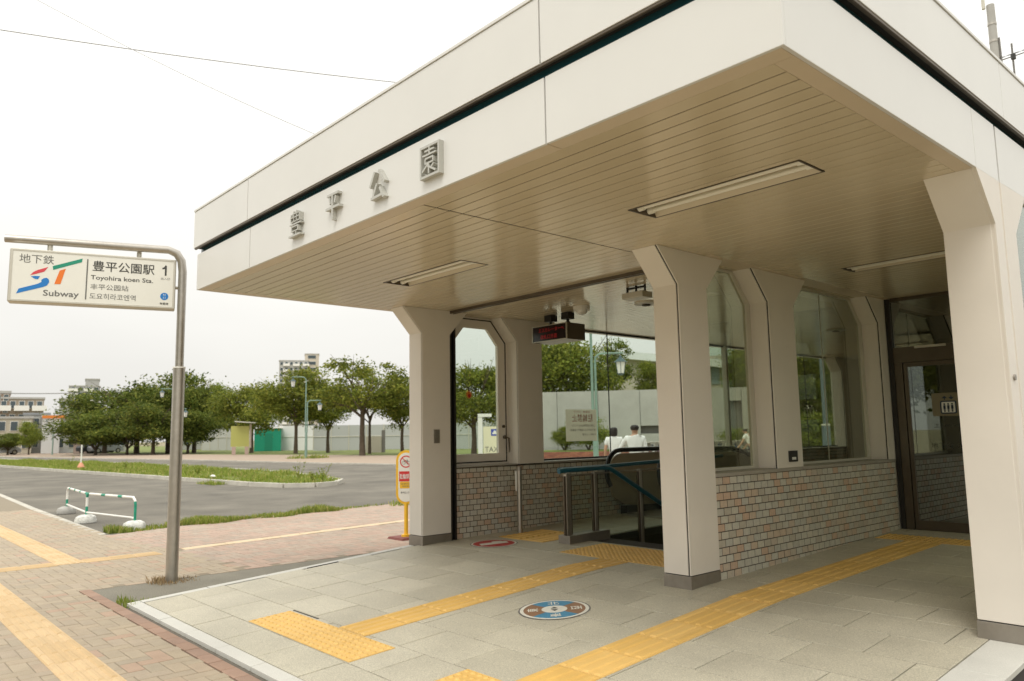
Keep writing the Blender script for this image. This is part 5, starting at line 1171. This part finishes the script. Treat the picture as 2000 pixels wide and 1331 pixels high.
# ---------------------------------------------------------------- parked bicycles
def bicycle(label,m):
    t=empty('bicycle',(0,0,0),label,'bicycle','bicycles parked before the concrete wall')
    for x in (-.53,.53):
        w_=MB().tube([(x+.33*math.cos(2*math.pi*k/20),0,.34+.33*math.sin(2*math.pi*k/20)) for k in range(21)],.018,5,False).build('wheel',M['black'],t)
        q=MB(); 
        for k in range(8): a=math.pi*k/8; q.tube([(x+.32*math.cos(a),0,.34+.32*math.sin(a)),(x-.32*math.cos(a),0,.34-.32*math.sin(a))],.003,3,False)
        q.build('spokes',M['steel'],w_)
    MB().tube([(-.53,0,.34),(-.15,0,.32),(-.28,0,.82)],.016,6).tube([(-.15,0,.32),(.38,0,.78)],.018,6).tube([(-.24,0,.7),(.38,0,.78)],.014,6).tube([(-.53,0,.34),(-.25,0,.72)],.012,6).tube([(.34,0,.92),(.53,0,.34)],.016,6).build('frame',m,t)
    MB().tube([(.34,-.26,.98),(.40,-.1,1.02),(.36,0,1.0),(.40,.1,1.02),(.34,.26,.98)],.012,6).tube([(.36,0,.9),(.36,0,1.0)],.013,6).build('handlebar',M['steel'],t)
    MB().ball((-.29,0,.87),.11,8,(1.2,.7,.35)).build('saddle',M['black'],t)
    MB().box(.46,.72,-.16,.16,.78,1.0).build('basket',M['steel'],t)
    return t
b0=[bicycle('parked silver bicycle in the row before the concrete wall',mat('bike_silver',(.5,.5,.52),.3,.6)),bicycle('parked dark blue bicycle in the row before the concrete wall',mat('bike_blue',(.03,.08,.25),.3)),bicycle('parked white bicycle in the row before the concrete wall',M['white'])]
us=[1258,1267,1275,1283,1292,1386,1397,1405,1418,1427,1436,1444,1453,1462,1471,1480]
for i,u in enumerate(us):
    p=at(u,36+(i%2)*.5,PZ+.01); rz=math.atan2(p.y,p.x)+.35*math.sin(i*2.3)+.25; o=b0[i%3]
    if i<3: o.location=p; o.rotation_euler=(0,0,rz)
    else: copy_tree(o,p,rz)
bk_=[o for o in col.objects if o.get('category')=='bicycle']
bk_.sort(key=lambda o:math.atan2(o.location.y,o.location.x),reverse=True)
ordn=['first','second','third','fourth','fifth','sixth','seventh','eighth','ninth','tenth','eleventh','twelfth','thirteenth','fourteenth','fifteenth','last']
for i,o in enumerate(bk_):
    c_='silver' if 'silver' in o['label'] else ('dark blue' if 'blue' in o['label'] else 'white')
    o['label']='parked %s bicycle, %s from the left in the row before the concrete wall'%(c_,ordn[i])
# ---------------------------------------------------------------- people
def skin_mesh(name,joints,edges,m,parent,root=0,sub=2):
    me=bpy.data.meshes.new(name); me.from_pydata([j[0] for j in joints],edges,[]); o=bpy.data.objects.new(name,me); col.objects.link(o); o.parent=parent; ORG[o]=ORG[parent]
    sk=o.modifiers.new('skin','SKIN'); lay=me.skin_vertices[0].data if me.skin_vertices else None
    if lay is None:
        bm=None
    for i,j in enumerate(joints):
        rr=j[1] if isinstance(j[1],(tuple,list)) else (j[1],j[1]); me.skin_vertices[0].data[i].radius=rr; me.skin_vertices[0].data[i].use_root=(i==root)
    sk.use_smooth_shade=True; s=o.modifiers.new('sub','SUBSURF'); s.levels=sub; s.render_levels=sub
    me.materials.append(m); return o
def ensure_skin(me):
    import bmesh
    bm=bmesh.new(); bm.from_mesh(me); 
    if not bm.verts.layers.skin: bm.verts.layers.skin.verify()
    bm.to_mesh(me); bm.free()
_sk=skin_mesh
def skin_mesh(name,joints,edges,m,parent,root=0,sub=2):
    import bmesh
    me=bpy.data.meshes.new(name); bm=bmesh.new(); lay=bm.verts.layers.skin.verify(); vs=[]
    for i,j in enumerate(joints):
        v=bm.verts.new(j[0]); rr=j[1] if isinstance(j[1],(tuple,list)) else (j[1],j[1]); v[lay].radius=rr; v[lay].use_root=(i==root); vs.append(v)
    for a,b in edges: bm.edges.new((vs[a],vs[b]))
    bm.to_mesh(me); bm.free()
    o=bpy.data.objects.new(name,me); col.objects.link(o); o.parent=parent; ORG[o]=Vector((0,0,0))
    sk=o.modifiers.new('skin','SKIN'); sk.use_smooth_shade=True; s=o.modifiers.new('sub','SUBSURF'); s.levels=sub; s.render_levels=sub; me.materials.append(m); return o
def person(label,H,pose,hairlen=0,skirt=False,loc=(0,0,0),rz=0):
    """local: +y forward; pose gives hand targets; k scales a 1.75 m body"""
    t=empty('person',(0,0,0),label,'person'); k=H/1.75; v=lambda x,y,z:(x*k,y*k,z*k); w=.92 if skirt else 1
    la,ra=pose['left'],pose['right']; bend=pose.get('bend',0)
    B_=lambda z:(bend*max(0,z-.95)*1.2)   # forward shift with height
    zz=lambda z:(z if z<.95 else .95+(z-.95)*(1-.35*bend))
    hd=1
    J=[(v(0,0,.95),(.145*k*w,.105*k)),(v(0,B_(1.15),zz(1.15)),(.125*k*w,.09*k)),(v(0,B_(1.38),zz(1.38)),(.15*k*w,.10*k)),(v(0,B_(1.48),zz(1.475)),.062*k),(v(0,B_(1.53)+.01,zz(1.53)),.060*k),(v(0,B_(1.60)+.015,zz(1.595)),(.088*k,.105*k)),(v(0,B_(1.69)+.005,zz(1.685)),(.088*k,.10*k))]
    E=[(0,1),(1,2),(2,3),(3,4),(4,5),(5,6)]
    def limb(par,pts):
        prev=par
        for p,r in pts: J.append((v(*p),r*k)); E.append((prev,len(J)-1)); prev=len(J)-1
        return prev
    hands=[]
    for s,(el,ha) in ((-1,la),(1,ra)):
        sh=(s*.185*w,B_(1.40),zz(1.41)); h=limb(2,[(sh,.055),(el,.042),(ha,.028)]); hands.append(h)
        d=(Vector(ha)-Vector(el)).normalized(); a=d.orthogonal().normalized(); pc=Vector(ha)+d*.05
        J.append((v(*pc),(.036*k,.018*k))); E.append((h,len(J)-1)); pi=len(J)-1
        for q,l in ((-.028,.06),(-.010,.075),(.010,.07),(.026,.055)):
            b1=pc+d*.035+a*q; limb(pi,[(tuple(b1),.009),(tuple(b1+d*l*.5),.008),(tuple(b1+d*l+Vector((0,0,-.006))),.006)])
        limb(h,[(tuple(Vector(ha)+d*.03+a*.04),.010),(tuple(Vector(ha)+d*.065+a*.055),.008)])
    for s,kn,an in ((-1,(-.10,.10,.50),(-.11,.02,.09)),(1,(.10,.02,.50),(.11,-.16,.11))):
        e=limb(0,[((s*.095,0,.86),.085),(kn,.055),(an,.036)]); limb(e,[((an[0],an[1]+.13,.035),.032)])
    skin_mesh('body',J,E,M['skin'],t)
    # shirt: torso and sleeves
    SJ=[(v(0,0,.93),(.168*k*w,.125*k)),(v(0,B_(1.15),zz(1.15)),(.150*k*w,.115*k)),(v(0,B_(1.38),zz(1.38)),(.172*k*w,.118*k)),(v(0,B_(1.45),zz(1.45)),(.10*k,.085*k)),(v(0,B_(1.49),zz(1.50)),(.072*k,.072*k))]; SE=[(0,1),(1,2),(2,3),(3,4)]
    for s,(el,ha) in ((-1,la),(1,ra)):
        sh=Vector((s*.185*w,B_(1.40),zz(1.41))); el=Vector(el); ha=Vector(ha); SJ.append((v(*sh),.074*k)); SE.append((2,len(SJ)-1))
        if skirt or pose.get('short'): e=sh+(el-sh)*.65; SJ.append((v(*e),.066*k)); SE.append((len(SJ)-2,len(SJ)-1))
        else:
            SJ.append((v(*el),.060*k)); SE.append((len(SJ)-2,len(SJ)-1)); e=el+(ha-el)*.85; SJ.append((v(*e),.044*k)); SE.append((len(SJ)-2,len(SJ)-1))
    skin_mesh('shirt',SJ,SE,M['shirt'],t,1)
    if skirt: skin_mesh('skirt',[(v(0,0,.98),(.15*k,.115*k)),(v(0,0,.75),(.17*k,.13*k)),(v(0,0,.52),(.17*k,.14*k))],[(0,1),(1,2)],M['skirt'],t)
    else: skin_mesh('trousers',[(v(0,0,.97),(.155*k,.115*k)),(v(-.095,0,.84),.10*k),(v(-.10,.10,.50),.072*k),(v(-.11,.02,.10),.056*k),(v(.095,0,.84),.10*k),(v(.10,.02,.50),.072*k),(v(.11,-.16,.12),.056*k)],[(0,1),(1,2),(2,3),(0,4),(4,5),(5,6)],M['skirt'],t)
    hy=B_(1.66)-.012; HJ=[(v(0,hy,zz(1.715)),(.100*k,.108*k)),(v(0,hy-.018,zz(1.64)),(.112*k,.110*k)),(v(0,hy-.032,zz(1.575)),(.098*k,.085*k))]; HE=[(0,1),(1,2)]
    if hairlen: HJ.append((v(0,hy-.035,zz(1.60-hairlen)),(.115*k,.07*k))); HE.append((2,3))
    skin_mesh('hair',HJ,HE,M['hair'],t)
    fm=MB(); hz=zz(1.645)*k; fy=(B_(1.64)+.015)*k
    for s in (-1,1): fm.ball((s*.030*k,fy+.082*k,hz+.008*k),.011*k,8)
    fm.build('eyes',M['ink'],t); MB().ball((0,fy+.096*k,hz-.018*k),.014*k,8,(.8,1,1.4)).build('nose',M['skin'],t); MB().ball((0,fy+.085*k,hz-.052*k),.02*k,8,(1.2,.4,.35)).build('mouth',mat('lips',(.4,.12,.1),.5),t)
    for s in (-1,1): MB().ball((s*.082*k,fy,hz),.02*k,8,(.4,.8,1.4)).build('ear',M['skin'],t)
    t.location=loc; t.rotation_euler=(0,0,rz); return t
hang=lambda s,f=0:((s*.235,-.02,1.13),(s*.25,.06+f,.90))
p=at(1199,19.2,PZ); person('woman with shoulder length dark hair in a white t-shirt and dark skirt, seen from behind',1.64,dict(left=hang(-1),right=hang(1)),hairlen=.14,skirt=True,loc=p,rz=math.atan2(p.y,p.x)-math.pi/2)
p=at(1240,17.2,PZ); person('man with short black hair in a loose white long sleeved shirt, left arm held out',1.67,dict(left=((-.34,.06,1.18),(-.42,.10,.93)),right=hang(1)),loc=p,rz=math.atan2(p.y,p.x)-math.pi/2)
p=at(1468,31,PZ); person('person in a white short sleeved shirt leaning over the parked bicycles',1.66,dict(left=((-.30,.25,1.12),(-.34,.42,.90)),right=((.22,.25,1.08),(.2,.42,.88)),bend=.35,short=True),loc=p,rz=math.atan2(p.y,p.x)-math.pi/2+1.1)
# ---------------------------------------------------------------- utility pole, aerial, wires
p=at(1934,24,v=12); p.z=PZ; t=empty('utility_pole',p,'grey concrete utility pole behind the right end of the canopy','utility pole')
zt=at(1936,24,v=10).z-PZ; MB().tube([p,p+Vector((0,0,zt))],[.15,.10],14).build('pole',M['concrete'],t,smooth=True)
MB().tube([p+Vector((-.14,-.1,zt-.1)),p+Vector((-.14,-.1,zt+2.2))],.045,8).build('top_pipe',M['alum'],t)
for z in (zt-.6,zt-1.1,zt-1.6): MB().tube([p+Vector((0,0,z)),p+Vector((0,0,z+.06))],.115,12).build('band',M['steel'],t)
MB().tube([p+Vector((.12,.02,zt-1)),p+Vector((.16,.02,zt-4))],.03,8).build('conduit',M['joint'],t)
pr_=at(1978,19,v=110); A0=Vector((pr_.x,pr_.y,0)); t=empty('tv_aerial',(A0.x,A0.y,3.6),'black television aerial on the roof at the right edge','aerial')
_,r,f=facing(1978,19); za_=at(1975,19,v=112).z
MB().tube([A0+Vector((0,0,3.0)),A0+Vector((0,0,za_+.3))],.02,6).build('mast',M['joint'],t); MB().tube([A0-r*.55+Vector((0,0,za_-.06)),A0+r*.6+Vector((0,0,za_+.08))],.012,6).build('boom',M['joint'],t)
for k in range(9): c_=A0+r*(-.5+k*.13)+Vector((0,0,za_-.05+k*.016)); MB().tube([c_-f*.5-r*.12-Vector((0,0,.16)),c_+f*.3+r*.10+Vector((0,0,.18))],.006,5).build('element',M['ink'],t)
MB().box(A0.x-.03,A0.x+.05,A0.y-.04,A0.y+.04,za_-.06,za_+.06).build('junction_box',M['ink'],t)
def wire(a,b,sag,rad,label):
    a,b=Vector(a),Vector(b); P=[a+(b-a)*k/24-Vector((0,0,sag*4*(k/24)*(1-k/24))) for k in range(25)]
    o=MB().tube(P,rad,5).build('overhead_wire',mat('wire_grey',(.30,.30,.30),.7)); tag(o,label,'wire')
a_=at(-10,20,v=17); b_=at(840,20,v=131); wire(a_+(a_-b_)*.8,b_+(b_-a_)*1.0,.6,.012,'upper overhead wire running behind the canopy corner')
a_=at(150,26,v=0); b_=at(650,26,v=240); wire(a_+(a_-b_)*.8,b_+(b_-a_)*.8,.8,.009,'thin overhead wire slanting down to the right across the first one')
a_=at(-60,90,v=766); b_=at(145,90,v=768); wire(a_,b_,.1,.05,'low distant wire above the left houses')
